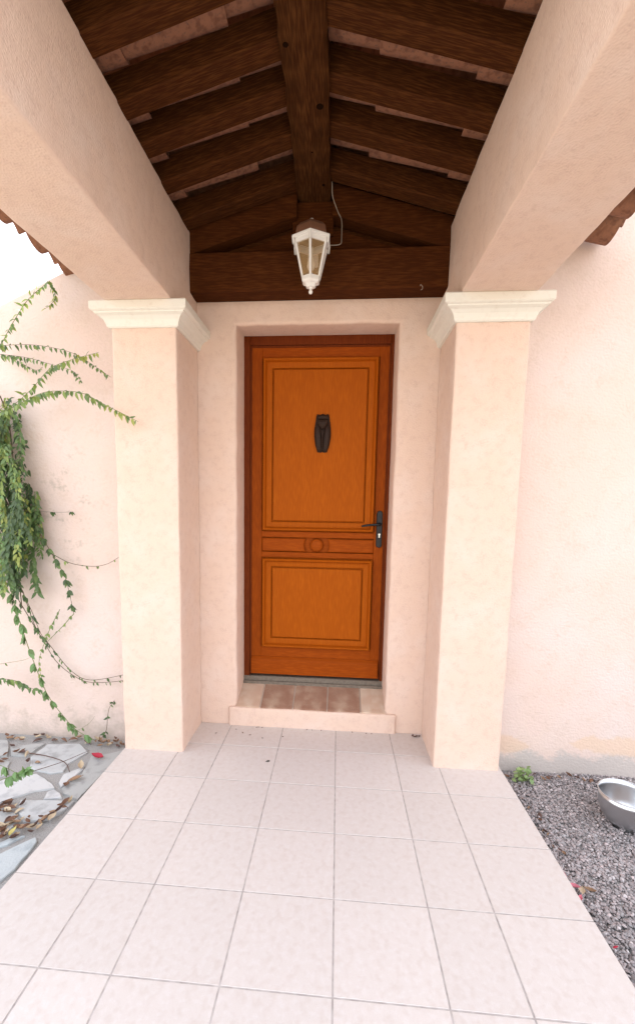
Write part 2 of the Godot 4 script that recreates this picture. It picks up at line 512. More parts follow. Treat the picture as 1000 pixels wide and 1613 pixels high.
# outside walls: their own map in metres, with the stains that the photograph shows
func wall_map(x0: float, w: float, y0: float, h: float, right: bool) -> StandardMaterial3D:
	var W := 440
	var H := int(W * h / w)
	var n := FastNoiseLite.new()
	n.noise_type = FastNoiseLite.TYPE_SIMPLEX_SMOOTH
	n.frequency = 1.0
	n.fractal_octaves = 3
	n.seed = 11 if right else 12
	var pa := lin(0.68, 0.545, 0.475)
	var pb := lin(0.61, 0.475, 0.395)
	var pc := lin(0.68, 0.575, 0.525)
	var cement := lin(0.52, 0.465, 0.425)
	var ochre := lin(0.68, 0.51, 0.385)
	var grime := lin(0.36, 0.315, 0.26)
	var alb := color_tex(W, H, func(px, py):
		var x: float = x0 + w * px / W
		var y: float = y0 + h * (1.0 - float(py) / H)
		var big := n.get_noise_2d(x * 1.3, y * 1.3)
		var med := n.get_noise_2d(x * 6.0 + 40, y * 6.0)
		var sml := n.get_noise_2d(x * 34.0, y * 34.0 + 9)
		var tin := n.get_noise_2d(x * 120.0, y * 120.0 + 50)
		var c := mixc(pa, pc, big * 1.2 + 0.3)
		c = mixc(c, pb, med * 0.55 - 0.05 + sml * 0.45 + tin * 0.3)
		if right:
			var edge := -0.02 + med * 0.05 + sml * 0.022 + big * 0.03     # bare cement along the foot
			c = mixc(c, cement, (edge + 0.055 - y) * 28.0)
			var o1 := 0.075 - absf(y - 0.055) - absf(x - 0.98) * 0.55 + med * 0.03 + sml * 0.012   # flaked patches
			var o2 := 0.055 - absf(y - 0.085) - maxf(0.0, absf(x - 1.62) - 0.22) * 0.8 + med * 0.03 + sml * 0.012
			c = mixc(c, ochre, clampf(maxf(o1, o2) * 40.0, 0, 0.8))
		else:
			var foot := 0.10 + med * 0.16 + sml * 0.06 + big * 0.12
			c = mixc(c, grime, clampf((foot - y) * 2.2, 0, 0.42))
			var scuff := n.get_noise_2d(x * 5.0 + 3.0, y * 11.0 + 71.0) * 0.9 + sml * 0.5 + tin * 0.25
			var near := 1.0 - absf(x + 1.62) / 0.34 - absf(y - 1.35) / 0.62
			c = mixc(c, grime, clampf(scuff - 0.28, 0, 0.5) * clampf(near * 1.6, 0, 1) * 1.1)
		return c)
	var b := FastNoiseLite.new()
	b.seed = 5
	b.frequency = 1.0
	b.fractal_octaves = 2
	var f := PackedFloat32Array()
	f.resize(W * H)
	for py in H:
		for px in W:
			var x := w * px / W
			var y := h * py / H
			f[py * W + px] = 0.5 + 0.34 * b.get_noise_2d(x * 85, y * 85) + 0.24 * b.get_noise_2d(x * 26, y * 60)
	var by := PackedByteArray()
	by.resize(W * H)
	for i in by.size(): by[i] = int(clampf(f[i], 0, 1) * 255)
	var m := StandardMaterial3D.new()
	m.albedo_texture = alb
	m.roughness = 0.95
	m.heightmap_enabled = true
	m.heightmap_texture = ImageTexture.create_from_image(Image.create_from_data(W, H, false, Image.FORMAT_L8, by))
	m.heightmap_scale = 0.30
	m.uv1_scale = Vector3(1.0 / w, -1.0 / h, 1)
	m.uv1_offset = Vector3(-x0 / w, 1.0 + y0 / h, 0)
	return m

# ---------------------------------------------------------------- measures
const WALL_D := 2.736        # door wall
const LEFT_D := 2.64         # outer wall on the left
const RIGHT_D := 2.56
const GROUND := -0.10
const LP := [-1.183, -0.841]
const RP := [0.546, 0.891]
const BEAM_Y := 2.396
const RIDGE_X := -0.163
const FRONT_D := 0.80        # front end of the porch roof, above the frame
const DOOR_D := 2.97
const FLOOR_D := -0.95      # front end of the tiled floor, behind the camera

func rafter_y(dist: float) -> float:     # underside of the rafters at a distance from the ridge line
	return 3.052 - 0.292 * dist

func _ready():
	rng.seed = 20240611
	noise.noise_type = FastNoiseLite.TYPE_SIMPLEX_SMOOTH
	noise.frequency = 0.02
	noise.seed = 4
	# ---- camera
	var cam := Camera3D.new()
	cam.name = "camera"
	cam.projection = Camera3D.PROJECTION_FRUSTUM
	cam.near = 0.05
	cam.far = 600.0
	cam.size = 0.11224
	cam.frustum_offset = Vector2(0.001969, 0.005111)
	cam.transform = Transform3D(Basis(Vector3(0.99634, 0.01499, -0.08417), Vector3(-0.02481, 0.99283, -0.11691), Vector3(0.08182, 0.11857, 0.98957)).orthonormalized(), Vector3(0, 1.404, 0))
	add_child(cam)
	cam.current = true
	# ---- sky, sun, exposure
	var env := Environment.new()
	env.background_mode = Environment.BG_SKY
	var sm := ProceduralSkyMaterial.new()
	sm.sky_top_color = Color(0.815, 0.83, 0.875)
	sm.sky_horizon_color = Color(0.96, 0.955, 0.96)
	sm.sky_curve = 0.25
	sm.ground_bottom_color = Color(0.5, 0.47, 0.43)
	sm.ground_horizon_color = Color(0.8, 0.8, 0.8)
	sm.sun_angle_max = 2.0
	sm.energy_multiplier = 1.0
	var sky := Sky.new()
	sky.sky_material = sm
	env.sky = sky
	env.tonemap_mode = Environment.TONE_MAPPER_LINEAR
	env.tonemap_exposure = EXPOSURE
	env.sdfgi_enabled = true
	env.ssao_enabled = true
	env.ssil_enabled = true
	var we := WorldEnvironment.new()
	we.name = "environment"
	we.environment = env
	add_child(we)
	var sun := DirectionalLight3D.new()
	sun.name = "sun"
	sun.light_energy = 1.5
	sun.light_color = Color(1.0, 0.95, 0.87)
	sun.light_angular_distance = 0.5
	sun.shadow_enabled = true
	add_child(sun)
	sun.look_at_from_position(Vector3.ZERO, Vector3(0.30, -1.25, 1.0))
	make_materials()
	build_ground()
	build_house()
	build_porch()
	build_door()
	build_lantern()
	build_small()
	build_vine()
	build_litter()

const EXPOSURE := 3.5

# ---------------------------------------------------------------- ground
func build_ground():
	var st := st_new()
	quad(st, Vector3(-220, -0.135, 220), Vector3(220, -0.135, 220), Vector3(220, -0.135, -220), Vector3(-220, -0.135, -220))
	tag(part("ground", done(st), M.soil), "bare pale earth around the house", "ground", "", "structure")
	# tiled porch floor
	var fl := thing("porch_floor", "pale mottled square tiles with grey grout under the porch", "floor", P(-0.14, 0, 1.0), "", "structure")
	part("grout_bed", box(P(-1.183, -0.2, 2.9), P(0.905, -0.0018, FLOOR_D), 0.001), M.grout, fl)
	var cols := [-1.185, -0.8682, -0.6414, -0.3114, 0.0186, 0.3486, 0.5764, 0.907]
	var rows := [2.736]
	var z := 2.4753
	while z > FLOOR_D:
		rows.append(z)
		z -= 0.33
	var cache := {}
	for r in rows.size() - 1:
		for c in cols.size() - 1:
			var w: float = cols[c + 1] - cols[c] - (0.0055 if c > 0 and c < 6 else 0.0033)
			var l: float = rows[r] - rows[r + 1] - 0.0055
			if r == 0 and (c == 0 or c == 6): continue       # under the pillars
			var key := "%.3f %.3f" % [w, l]
			if not cache.has(key): cache[key] = box(Vector3(-w / 2, -0.012, -l / 2), Vector3(w / 2, 0, l / 2), 0.0008)
			var o := part("floor_tile", cache[key], M.tiles[rng.randi() % 5], fl, true)
			var cx: float = (cols[c] + cols[c + 1]) / 2 + (-0.0016 if c == 0 else (0.0016 if c == 6 else 0.0))
			o.position = P(cx, rng.randf_range(-0.0006, 0.0004), (rows[r] + rows[r + 1]) / 2) - fl.position
	# crazy paving on the left
	var pv := thing("paving", "irregular pale grey flagstones set in grey mortar", "paving", P(-2.2, GROUND, 1.8), "", "structure")
	part("mortar_bed", plaster(P(-6.0, -0.30, 2.8), P(-1.187, GROUND - 0.004, -1.5), 0.005, 0.06, 0.002), M.mortar, pv)
	var k := 0
	for s in STONES:
		var poly := PackedVector2Array()
		for i in range(0, s.size(), 2): poly.append(Vector2(s[i], -s[i + 1]))
		stone(pv, poly, [0, 1, 2, 2, 2, 0, 3, 1, 1, 3, 1, 1][k])
		k += 1
	for gx in 6:                       # the paving goes on out of frame
		for gz in 8:
			var cx := -5.6 + gx * 0.62
			var cz := -0.9 + gz * 0.46
			if cx > -2.2 - 0.1 and cz > 1.3: continue
			var poly := PackedVector2Array()
			for a in 6:
				var t := TAU * (a + rng.randf_range(-0.25, 0.25)) / 6
				poly.append(Vector2(cx + cos(t) * rng.randf_range(0.22, 0.29), -cz + sin(t) * rng.randf_range(0.16, 0.21)))
			stone(pv, poly, k % 4)
			k += 1
	# gravel on the right
	build_gravel()

func stone(pv: Node3D, poly: PackedVector2Array, mat: int):
	var st := st_new()
	var fine := PackedVector2Array()       # chip the outline a little
	var n := poly.size()
	var ctr := Vector2.ZERO
	for q in poly: ctr += q / n
	for i in n:
		var a := poly[i]
		var b := poly[(i + 1) % n]
		var m := maxi(1, int(a.distance_to(b) / 0.035))
		for j in m:
			var q := a.lerp(b, float(j) / m)
			q += (q - ctr).normalized() * rng.randf_range(-0.004, 0.004)
			fine.append(q)
	var y := GROUND + 0.007 + rng.randf_range(-0.003, 0.003)
	add_prism(st, fine, func(q, w): return Vector3(q.x, w, q.y) , GROUND - 0.02, y, 0.003)
	part("paving_stone", done(st), M.stones[mat], pv)

func build_gravel():
	var bed := thing("gravel_bed", "grey gravel bed beside the tiled porch floor", "gravel bed", P(2.0, GROUND, 1.5), "", "structure")
	part("bed", plaster(P(0.909, -0.30, 2.8), P(6.0, GROUND - 0.012, -2.0), 0.005, 0.08, 0.006), M.mortar, bed)
	# one angular pebble, copied
	var st := st_new()
	var ico := []
	var t := (1.0 + sqrt(5.0)) / 2.0
	for q in [[-1, t, 0], [1, t, 0], [-1, -t, 0], [1, -t, 0], [0, -1, t], [0, 1, t], [0, -1, -t], [0, 1, -t], [t, 0, -1], [t, 0, 1], [-t, 0, -1], [-t, 0, 1]]:
		ico.append(Vector3(q[0], q[1], q[2]).normalized() * rng.randf_range(0.72, 1.15))
	for f in [[0, 11, 5], [0, 5, 1], [0, 1, 7], [0, 7, 10], [0, 10, 11], [1, 5, 9], [5, 11, 4], [11, 10, 2], [10, 7, 6], [7, 1, 8], [3, 9, 4], [3, 4, 2], [3, 2, 6], [3, 6, 8], [3, 8, 9], [4, 9, 5], [2, 4, 11], [6, 2, 10], [8, 6, 7], [9, 8, 1]]:
		tri(st, ico[f[0]], ico[f[1]], ico[f[2]])
	var mesh := done(st)
	var mm := MultiMesh.new()
	mm.transform_format = MultiMesh.TRANSFORM_3D
	mm.use_colors = true
	mm.mesh = mesh
	var N := 54000
	mm.instance_count = N
	for i in N:
		var x: float
		var d: float
		if i < 45000:
			x = 0.915 + rng.randf() * 1.35
			d = 0.75 + rng.randf() * 1.83
		else:
			x = 0.915 + rng.randf() * 3.2
			d = -0.6 + rng.randf() * 3.15
		var s := rng.randf_range(0.0040, 0.0078) * (1.35 if rng.randf() < 0.12 else 1.0)
		var y := GROUND - 0.010 + rng.randf() * 0.012 + 0.006 * noise.get_noise_2d(x * 120, d * 120)
		var b := Basis.from_euler(Vector3(rng.randf_range(-0.5, 0.5), rng.randf() * TAU, rng.randf_range(-0.5, 0.5))) * Basis.from_scale(Vector3(s * rng.randf_range(0.8, 1.5), s * rng.randf_range(0.5, 0.85), s * rng.randf_range(0.7, 1.1)))
		mm.set_instance_transform(i, Transform3D(b, P(x, y, d)))
		var g := rng.randf_range(0.23, 0.38) + 0.07 * noise.get_noise_2d(x * 60, d * 60)
		if rng.randf() < 0.10: g = rng.randf_range(0.42, 0.55)
		if rng.randf() < 0.14: g *= 0.6
		var h := rng.randf()
		mm.set_instance_color(i, Color(g * (1.05 + 0.12 * h), g * (1.0 - 0.01 * h), g * (1.0 - 0.03 * h), 1))
	var o := MultiMeshInstance3D.new()
	o.name = numbered("gravel")
	o.multimesh = mm
	o.material_override = M.gravel
	add_child(o)
	tag(o, "small angular grey and mauve gravel stones", "gravel", "", "stuff")

# ---------------------------------------------------------------- house
var house: Node3D
func build_house():
	house = thing("house", "pink rendered house front with an orange wooden door behind the porch", "house", P(-0.15, 0, 2.9))
	var lx := -6.0
	var top := func(p: Vector3) -> Vector3:
		var t := 2.705 + 0.43 * (clampf(p.x, -6.0, -1.0) + 1.563)
		t = 2.705 + (t - 2.705) * (1.0 if p.x > -2.3 else 1.0)
		return Vector3(p.x, -0.25 + (p.y + 0.25) * (maxf(t, 1.2) + 0.25) / 3.25, p.z)
	part("wall", plaster(P(lx, -0.25, LEFT_D + 0.35), P(-0.95, 3.0, LEFT_D), 0.015, 0.06, 0.003, top), wall_map(-2.6, 1.8, -0.3, 3.6, false), house)
	part("wall", plaster(P(0.70, -0.25, RIGHT_D + 0.35), P(6.0, 3.35, RIGHT_D), 0.015, 0.06, 0.003), wall_map(0.7, 1.8, -0.3, 3.7, true), house)
	# door wall with its rounded opening
	var st := st_new(true)
	var ox0 := -0.612
	var ox1 := 0.318
	var oy := 2.425
	var prof := [[0.022, 0.0], [0.014, 0.0015], [0.006, 0.006], [0.0015, 0.014], [0.0, 0.022], [-0.001, 0.26], [-0.0015, 0.40]]
	var loops := []
	for q in prof:
		var o: float = q[0]
		var d: float = WALL_D + q[1]
		var rise: float = q[1] * 0.07                      # the soffit climbs a little towards the door
		var lp := PackedVector3Array()
		for i in 41: lp.append(wob(P(ox0 - o, lerpf(-0.02, oy + o + rise, i / 40.0), d), q[1] < 0.03))
		for i in range(1, 21): lp.append(wob(P(lerpf(ox0 - o, ox1 + o, i / 20.0), oy + o + rise, d), q[1] < 0.03))
		for i in range(1, 41): lp.append(wob(P(ox1 + o, lerpf(oy + o + rise, -0.02, i / 40.0), d), q[1] < 0.03))
		loops.append(lp)
	for k in loops.size() - 1:
		for i in loops[0].size() - 1:
			quad(st, loops[k][i], loops[k][i + 1], loops[k + 1][i + 1], loops[k + 1][i])
	var outer := PackedVector3Array()                       # the flat face round the opening
	for i in 41: outer.append(P(-1.0, lerpf(-0.02, 3.3, i / 40.0), WALL_D))
	for i in range(1, 21): outer.append(P(lerpf(-1.0, 0.72, i / 20.0), 3.3, WALL_D))
	for i in range(1, 41): outer.append(P(0.72, lerpf(3.3, -0.02, i / 40.0), WALL_D))
	for i in outer.size() - 1:
		quad(st, outer[i], outer[i + 1], loops[0][i + 1], loops[0][i])
	part("wall", done(st), M.stucco, house)
	part("wall", box(P(-1.2, -0.2, 3.16), P(0.9, 3.3, 3.12), 0.002), M.stucco, house)
	# roof slopes behind the fronts
	var r := st_new()
	add_prism(r, PackedVector2Array([Vector2(-6.2, 0.62), Vector2(-0.9, 2.90), Vector2(-0.9, 3.02), Vector2(-6.2, 0.74)]), func(q, w): return Vector3(q.x, q.y, w), -9.0, -LEFT_D - 0.34)
	part("roof", done(r), M.roof_tile, house)
	r = st_new()
	add_prism(r, PackedVector2Array([Vector2(2.42, 3.36), Vector2(9.0, 5.2), Vector2(9.0, 5.32), Vector2(2.42, 3.48)]), func(q, w): return Vector3(w, q.y, -q.x), -1.3, 6.2)
	part("roof", done(r), M.roof_tile, house)
	# step
	var sp := thing_part("step", house)
	var tops := [P(-0.659, 0.124, 2.7175), P(0.385, 0.124, 2.7175)]
	part("riser", plaster(P(-0.659, -0.05, 2.80), P(0.385, 0.119, 2.7175), 0.010, 0.03, 0.003), M.stucco, sp)
	var js := [-0.612, -0.462, -0.255, -0.039, 0.170, 0.318]
	for i in 5:
		var g0: float = js[i] + (0.004 if i > 0 else -0.004)
		var g1: float = js[i + 1] - (0.004 if i < 4 else -0.004)
		var t := st_new()
		add_prism(t, PackedVector2Array([Vector2(2.7285, 0.098), Vector2(2.7285, 0.1235), Vector2(2.738, 0.1285), Vector2(2.965, 0.206), Vector2(2.965, 0.18)]), func(q, w): return Vector3(w, q.y + 0.0006 * i, -q.x), g0, g1)
		part("step_tile", done(t), M.step_tile if i in [1, 2, 3] else M.step_pale, sp)
	var jt := st_new()
	add_prism(jt, PackedVector2Array([Vector2(2.731, 0.09), Vector2(2.731, 0.122), Vector2(2.965, 0.2025), Vector2(2.965, 0.17)]), func(q, w): return Vector3(w, q.y, -q.x), -0.611, 0.317)
	part("mortar_bed", done(jt), M.step_joint, sp)

func wob(p: Vector3, on: bool) -> Vector3:
	if on: p += Vector3(noise.get_noise_3dv(p * 300.0), noise.get_noise_3dv(p * 300.0 + Vector3(50, 0, 0)), 0) * 0.006
	return p

func thing_part(called: String, parent: Node3D) -> Node3D:
	var o := Node3D.new()
	o.name = called
	parent.add_child(o, true)
	return o

# ---------------------------------------------------------------- door
func add_moulding(st: SurfaceTool, x0: float, x1: float, y0: float, y1: float, prof: Array, face: float):
	var prev := []
	for q in prof:
		var o: float = q[0]
		var d: float = face - q[1]
		var lp := [P(x0 + o, y0 + o, d), P(x1 - o, y0 + o, d), P(x1 - o, y1 - o, d), P(x0 + o, y1 - o, d)]
		if prev.size():
			for i in 4: quad(st, prev[i], prev[(i + 1) % 4], lp[(i + 1) % 4], lp[i])
		prev = lp

func build_door():
	var dr := Node3D.new()
	dr.name = "door"
	house.add_child(dr)
	dr.set_meta("label", "varnished orange wooden door with two raised panels")
	var f := DOOR_D
	# frame with a bead on its inner edge
	for a in [[-0.63, -0.573, 0.19, 2.46], [0.301, 0.345, 0.19, 2.46]]:
		part("frame", box(P(a[0], a[2], f + 0.06), P(a[1], a[3], f - 0.018), 0.004), M.door_frame, dr)
	part("frame", box(P(-0.573, 2.386, f + 0.06), P(0.301, 2.46, f - 0.018), 0.004), M.door_frame, dr)
	for a in [[-0.573, -0.562], [0.291, 0.301]]:
		part("bead", box(P(a[0], 0.25, f + 0.02), P(a[1], 2.386, f - 0.007), 0.004), M.door_frame, dr)
	part("bead", box(P(-0.562, 2.374, f + 0.02), P(0.291, 2.386, f - 0.007), 0.004), M.door_frame, dr)
	# leaf: stiles and rails butt at the joints
	var s0 := -0.4895
	var s1 := 0.2265
	part("stile", box(P(-0.566, 0.252, f + 0.045), P(s0 - 0.0065, 2.378, f), 0.0025), M.door, dr)
	part("stile", box(P(s1 + 0.0065, 0.252, f + 0.045), P(0.295, 2.378, f), 0.0025), M.door, dr)
	for a in [[2.314, 2.378, 0.0006], [1.187, 1.2255, 0.0006], [1.0895, 1.187, 0.022], [1.0545, 1.0895, 0.0006], [0.252, 0.443, 0.0006]]:
		part("rail", box(P(s0 - 0.0065, a[0], f + 0.045), P(s1 + 0.0065, a[1], f + a[2]), 0.002), M.door_h, dr)
	for a in [[1.2315, 2.308], [0.449, 1.0485]]:
		var pn := part("panel", box(P(s0 - 0.0065, a[0] - 0.006, f + 0.040), P(s1 + 0.0065, a[1] + 0.006, f + 0.014), 0.001), M.door_panel, dr)
		var st := st_new()
		add_moulding(st, s0, s1, a[0], a[1], [[0, -0.014], [0.001, 0.022], [0.004, 0.031], [0.009, 0.0345], [0.014, 0.032], [0.019, 0.021], [0.022, 0.009], [0.026, 0.005], [0.048, 0.003], [0.054, 0.001], [0.0575, -0.004], [0.059, -0.0135]], f)
		part("moulding", done(st), M.door_panel, pn, true).position = Vector3.ZERO
		st = st_new()
		add_moulding(st, s0 + 0.061, s1 - 0.061, a[0] + 0.061, a[1] - 0.061, [[0, -0.013], [0.0015, -0.001], [0.004, 0.0025], [0.34, 0.003]], f)
		var q0 := P(s0 + 0.064, a[0] + 0.064, f - 0.0026)
		part("field", box(P(s0 + 0.0645, a[0] + 0.0645, f + 0.02), P(s1 - 0.0645, a[1] - 0.0645, f - 0.0035), 0.004), M.door_panel, pn, true).position = Vector3.ZERO
	# the carved rail: two tongues and a boss
	var cx := -0.135
	var cy := 1.138
	var left := PackedVector2Array([Vector2(-0.4935, 1.095)])
	var right := PackedVector2Array()
	var rr := 0.082
	var dx := sqrt(rr * rr - 0.043 * 0.043)
	for i in 9:
		var a := lerpf(-PI + asin(0.043 / rr), -PI - asin(0.043 / rr), i / 8.0)
		left.append(Vector2(cx + cos(a) * rr, cy + sin(a) * rr))
	left.append(Vector2(-0.4935, 1.181))
	for i in 9:
		var a := lerpf(asin(0.043 / rr), -asin(0.043 / rr), i / 8.0)
		right.append(Vector2(cx + cos(a) * rr, cy + sin(a) * rr))
	right.append(Vector2(0.2335, 1.095))
	right.append(Vector2(0.2335, 1.181))
	for poly in [left, right]:
		part("carved_tongue", upright(poly, f - 0.006, f + 0.024, 0.006), M.door_h, dr)
	var bs := st_new(true)
	var pr := []
	for q in [[0.0, 0.014], [0.022, 0.013], [0.034, 0.009], [0.041, 0.002], [0.044, -0.006], [0.045, -0.024]]: pr.append(Vector2(q[0], q[1]))
	for k in 28:
		var a := TAU * k / 28
		var b := TAU * (k + 1) / 28
		for i in pr.size() - 1:
			var A := P(cx + cos(a) * pr[i].x, cy + sin(a) * pr[i].x, f - pr[i].y)
			var B := P(cx + cos(b) * pr[i].x, cy + sin(b) * pr[i].x, f - pr[i].y)
			var C := P(cx + cos(b) * pr[i + 1].x, cy + sin(b) * pr[i + 1].x, f - pr[i + 1].y)
			var D := P(cx + cos(a) * pr[i + 1].x, cy + sin(a) * pr[i + 1].x, f - pr[i + 1].y)
			if i == 0: tri(bs, A, D, C)
			else: quad(bs, A, D, C, B)
	part("carved_boss", done(bs), M.door_h, dr)
	# weather board and threshold
	var wb := st_new()
	add_prism(wb, PackedVector2Array([Vector2(f + 0.01, 0.262), Vector2(f - 0.026, 0.262), Vector2(f - 0.026, 0.352), Vector2(f - 0.018, 0.364), Vector2(f - 0.004, 0.378), Vector2(f + 0.01, 0.378)]), func(q, w): return Vector3(w, q.y, -q.x), -0.560, 0.283)
	part("weather_board", done(wb), M.door_h, dr)
	part("threshold", box(P(-0.625, 0.188, f + 0.05), P(0.33, 0.243, f - 0.024), 0.004), M.threshold, dr)
	part("threshold", box(P(-0.612, 0.19, f - 0.0245), P(0.318, 0.214, f - 0.040), 0.004), M.threshold, dr)
	# lock plate, lever and cylinder
	var lx := 0.2655
	var pl := PackedVector2Array()
	for k in 12: pl.append(Vector2(lx + cos(PI * k / 11) * 0.019, 1.348 + sin(PI * k / 11) * 0.022))
	for k in 12: pl.append(Vector2(lx + cos(PI + PI * k / 11) * 0.019, 1.150 + sin(PI + PI * k / 11) * 0.018))
	var pt := part("lock_plate", upright(pl, f - 0.009, f + 0.002, 0.003), M.black_metal, dr)
	var cyl := PackedVector2Array()
	for k in 12: cyl.append(Vector2(lx + cos(TAU * k / 12) * 0.0072, 1.218 + sin(TAU * k / 12) * 0.0072))
	part("cylinder", upright(cyl, f - 0.014, f, 0.001), M.brass, pt, true).position = Vector3.ZERO
	part("cylinder", upright(PackedVector2Array([Vector2(lx - 0.0042, 1.197), Vector2(lx + 0.0042, 1.197), Vector2(lx + 0.0042, 1.213), Vector2(lx - 0.0042, 1.213)]), f - 0.0135, f, 0.001), M.brass, pt, true).position = Vector3.ZERO
	var hs := st_new(true)
	add_tube(hs, smooth_line([lx, 1.283, f, lx, 1.283, f - 0.042, lx - 0.012, 1.283, f - 0.052, lx - 0.05, 1.281, f - 0.054, lx - 0.10, 1.274, f - 0.050, lx - 0.112, 1.270, f - 0.044], 0.008), 0.0095, 0.0065, 10)
	part("handle", done(hs), M.black_metal, dr)
	part("spindle_collar", tube(PackedVector3Array([P(lx, 1.283, f - 0.006), P(lx, 1.283, f - 0.018)]), 0.014, 0.012, 14), M.black_metal, dr)

# ---------------------------------------------------------------- porch
func build_porch():
	var po := thing("porch", "pink rendered porch with square pillars and a dark timber tiled roof", "porch", P(-0.15, 0, 1.2))
	for x in [LP, RP]:
		var pi := thing_part("pillar", po)
		part("shaft", plaster(P(x[0], -0.15, 2.7325), P(x[1], 2.33, 2.374), 0.010, 0.035, 0.0035), M.stucco, pi)
		var st := st_new()
		var prev := []
		for q in [[-0.02, 2.283], [0.010, 2.284], [0.016, 2.290], [0.018, 2.300], [0.026, 2.318], [0.040, 2.332], [0.058, 2.340], [0.060, 2.346], [0.070, 2.350], [0.075, 2.355], [0.076, 2.388], [0.072, 2.394], [-0.1, 2.396]]:
			var o: float = q[0]
			var lp := [P(x[0] - o, q[1], 2.374 - o), P(x[1] + o, q[1], 2.374 - o), P(x[1] + o, q[1], 2.74), P(x[0] - o, q[1], 2.74)]
			if prev.size():
				for i in 4: quad(st, prev[i], prev[(i + 1) % 4], lp[(i + 1) % 4], lp[i])
			prev = lp
		part("capital", done(st), M.capital, pi)
		# rendered beam on the pillar, running out over the camera
		part("beam", plaster(P(x[0], BEAM_Y - 0.002, 2.75), P(x[1], 2.74, FRONT_D), 0.008, 0.05, 0.0035, func(p: Vector3) -> Vector3:
			var t := rafter_y(absf(p.x - RIDGE_X)) + 0.010
			return Vector3(p.x, p.y if p.y < 2.5 else 2.5 + (p.y - 2.5) * (t - 2.5) / 0.24, p.z)), M.stucco, po)
		var ins: float = x[0] + 0.10 if x == RP else x[0] + 0.06
		part("beam_fill", box(P(ins, 2.70, 2.75), P(ins + 0.18, rafter_y(absf(ins + 0.09 - RIDGE_X)) + 0.12, FRONT_D), 0.004), M.stucco, po)
	# ridge beam (local grain along z)
	var rs := st_new(true)
	var rings := []
	for i in 60:
		var d := lerpf(2.735, FRONT_D, i / 59.0)
		var j := noise.get_noise_2d(d * 240, 3.0) * 0.012
		var j2 := noise.get_noise_2d(d * 240, 90.0) * 0.010
		rings.append([P(-0.247 + j, 3.012, d), P(-0.249 + j, 3.022, d), P(-0.247 + j * 0.5, 3.21, d), P(-0.079 + j2 * 0.5, 3.21, d), P(-0.077 + j2, 3.022, d), P(-0.080 + j2, 3.012, d)])
	for i in 59:
		for k in 6:
			quad(rs, rings[i][k], rings[i][(k + 1) % 6], rings[i + 1][(k + 1) % 6], rings[i + 1][k])
	var rb := part("ridge_beam", done(rs), M.ridge, po)
	for k in [[-0.115, 2.06, 0.021, 0.012], [-0.226, 1.80, 0.015, 0.012], [-0.115, 2.52, 0.012, 0.009], [-0.238, 1.62, 0.014, 0.016], [-0.16, 2.30, 0.006, 0.01]]:
		var kn := st_new(true)
		add_lathe(kn, [Vector2(0.0, -0.0025), Vector2(k[2] * 0.6, -0.002), Vector2(k[2], 0.003)], Vector3.ZERO, 12)
		var o := part("knot", done(kn), M.knot, rb, true)
		o.position = P(k[0], 3.0125, k[1])
	# tie beam over the door and the timbers on it
	var tie := part("tie_beam", box(Vector3(-0.75, -0.1025, -0.068), Vector3(0.75, 0.1025, 0.068), 0.008), M.tie, po, true)
	tie.position = P(-0.148, 2.6525, 2.668) - po.position
	var up := upright(PackedVector2Array([Vector2(-0.66, 2.75), Vector2(0.37, 2.75), Vector2(-0.03, 2.872), Vector2(-0.30, 2.872)]), 2.665, 2.735)
	part("gable_board", up, M.tie, po)
	part("gable_shade_board", upright(PackedVector2Array([Vector2(-0.88, 2.70), Vector2(0.58, 2.70), Vector2(0.58, 2.95), Vector2(RIDGE_X, 3.18), Vector2(-0.88, 2.95)]), 2.706, 2.733), M.rafter, po)  # dark board added over the pale wall; stands in for shade in the gable
	part("king_post", box(P(-0.285, 2.84, 2.735), P(-0.062, 3.013, 2.645), 0.004), M.tie, po)
	for side in [-1.0, 1.0]:
		var a0 := 0.095
		var a1 := 0.76
		var st := st_new()
		add_prism(st, PackedVector2Array([Vector2(RIDGE_X + side * a0, rafter_y(a0) - 0.105), Vector2(RIDGE_X + side * a0, rafter_y(a0) + 0.05), Vector2(RIDGE_X + side * a1, rafter_y(a1) + 0.05), Vector2(RIDGE_X + side * a1, rafter_y(a1) - 0.105)]), func(q, w): return Vector3(q.x, q.y, w), -2.70, -2.605)
		part("principal_rafter", done(st), M.tie, po)
	# rafters and tiles
	var ang := atan(0.292)
	var ch := []
	for k in 3: ch.append(canal(0.44, 0.092 - 0.001 * k, 0.073, false))
	var cv := canal(0.44, 0.072, 0.090, true)
	var cap := canal(0.44, 0.11, 0.13, true)
	var edges := {-1.0: [2.50, 2.21, 1.99, 1.79, 1.545], 1.0: [2.44, 2.165, 1.94, 1.68, 1.445]}
	for side in [-1.0, 1.0]:
		var zs: Array = edges[side]
		while zs[-1] > FRONT_D + 0.24: zs.append(zs[-1] - rng.randf_range(0.215, 0.25))
		var len_ := 1.04
		for z in zs:
			var bm := box(Vector3(-len_ / 2, -0.05, -0.044), Vector3(len_ / 2, 0.05, 0.044), 0.005)
			var o := part("rafter", bm, M.rafters[rng.randi() % 5], po, true)
			var mid := 0.07 + len_ / 2 * cos(ang)
			o.position = P(RIDGE_X + side * mid, rafter_y(mid) + 0.05 / cos(ang) + rng.randf_range(-0.004, 0.004), z + 0.04) - po.position
			o.rotation = Vector3(0, 0, -side * ang)
		var all := [2.735] + zs
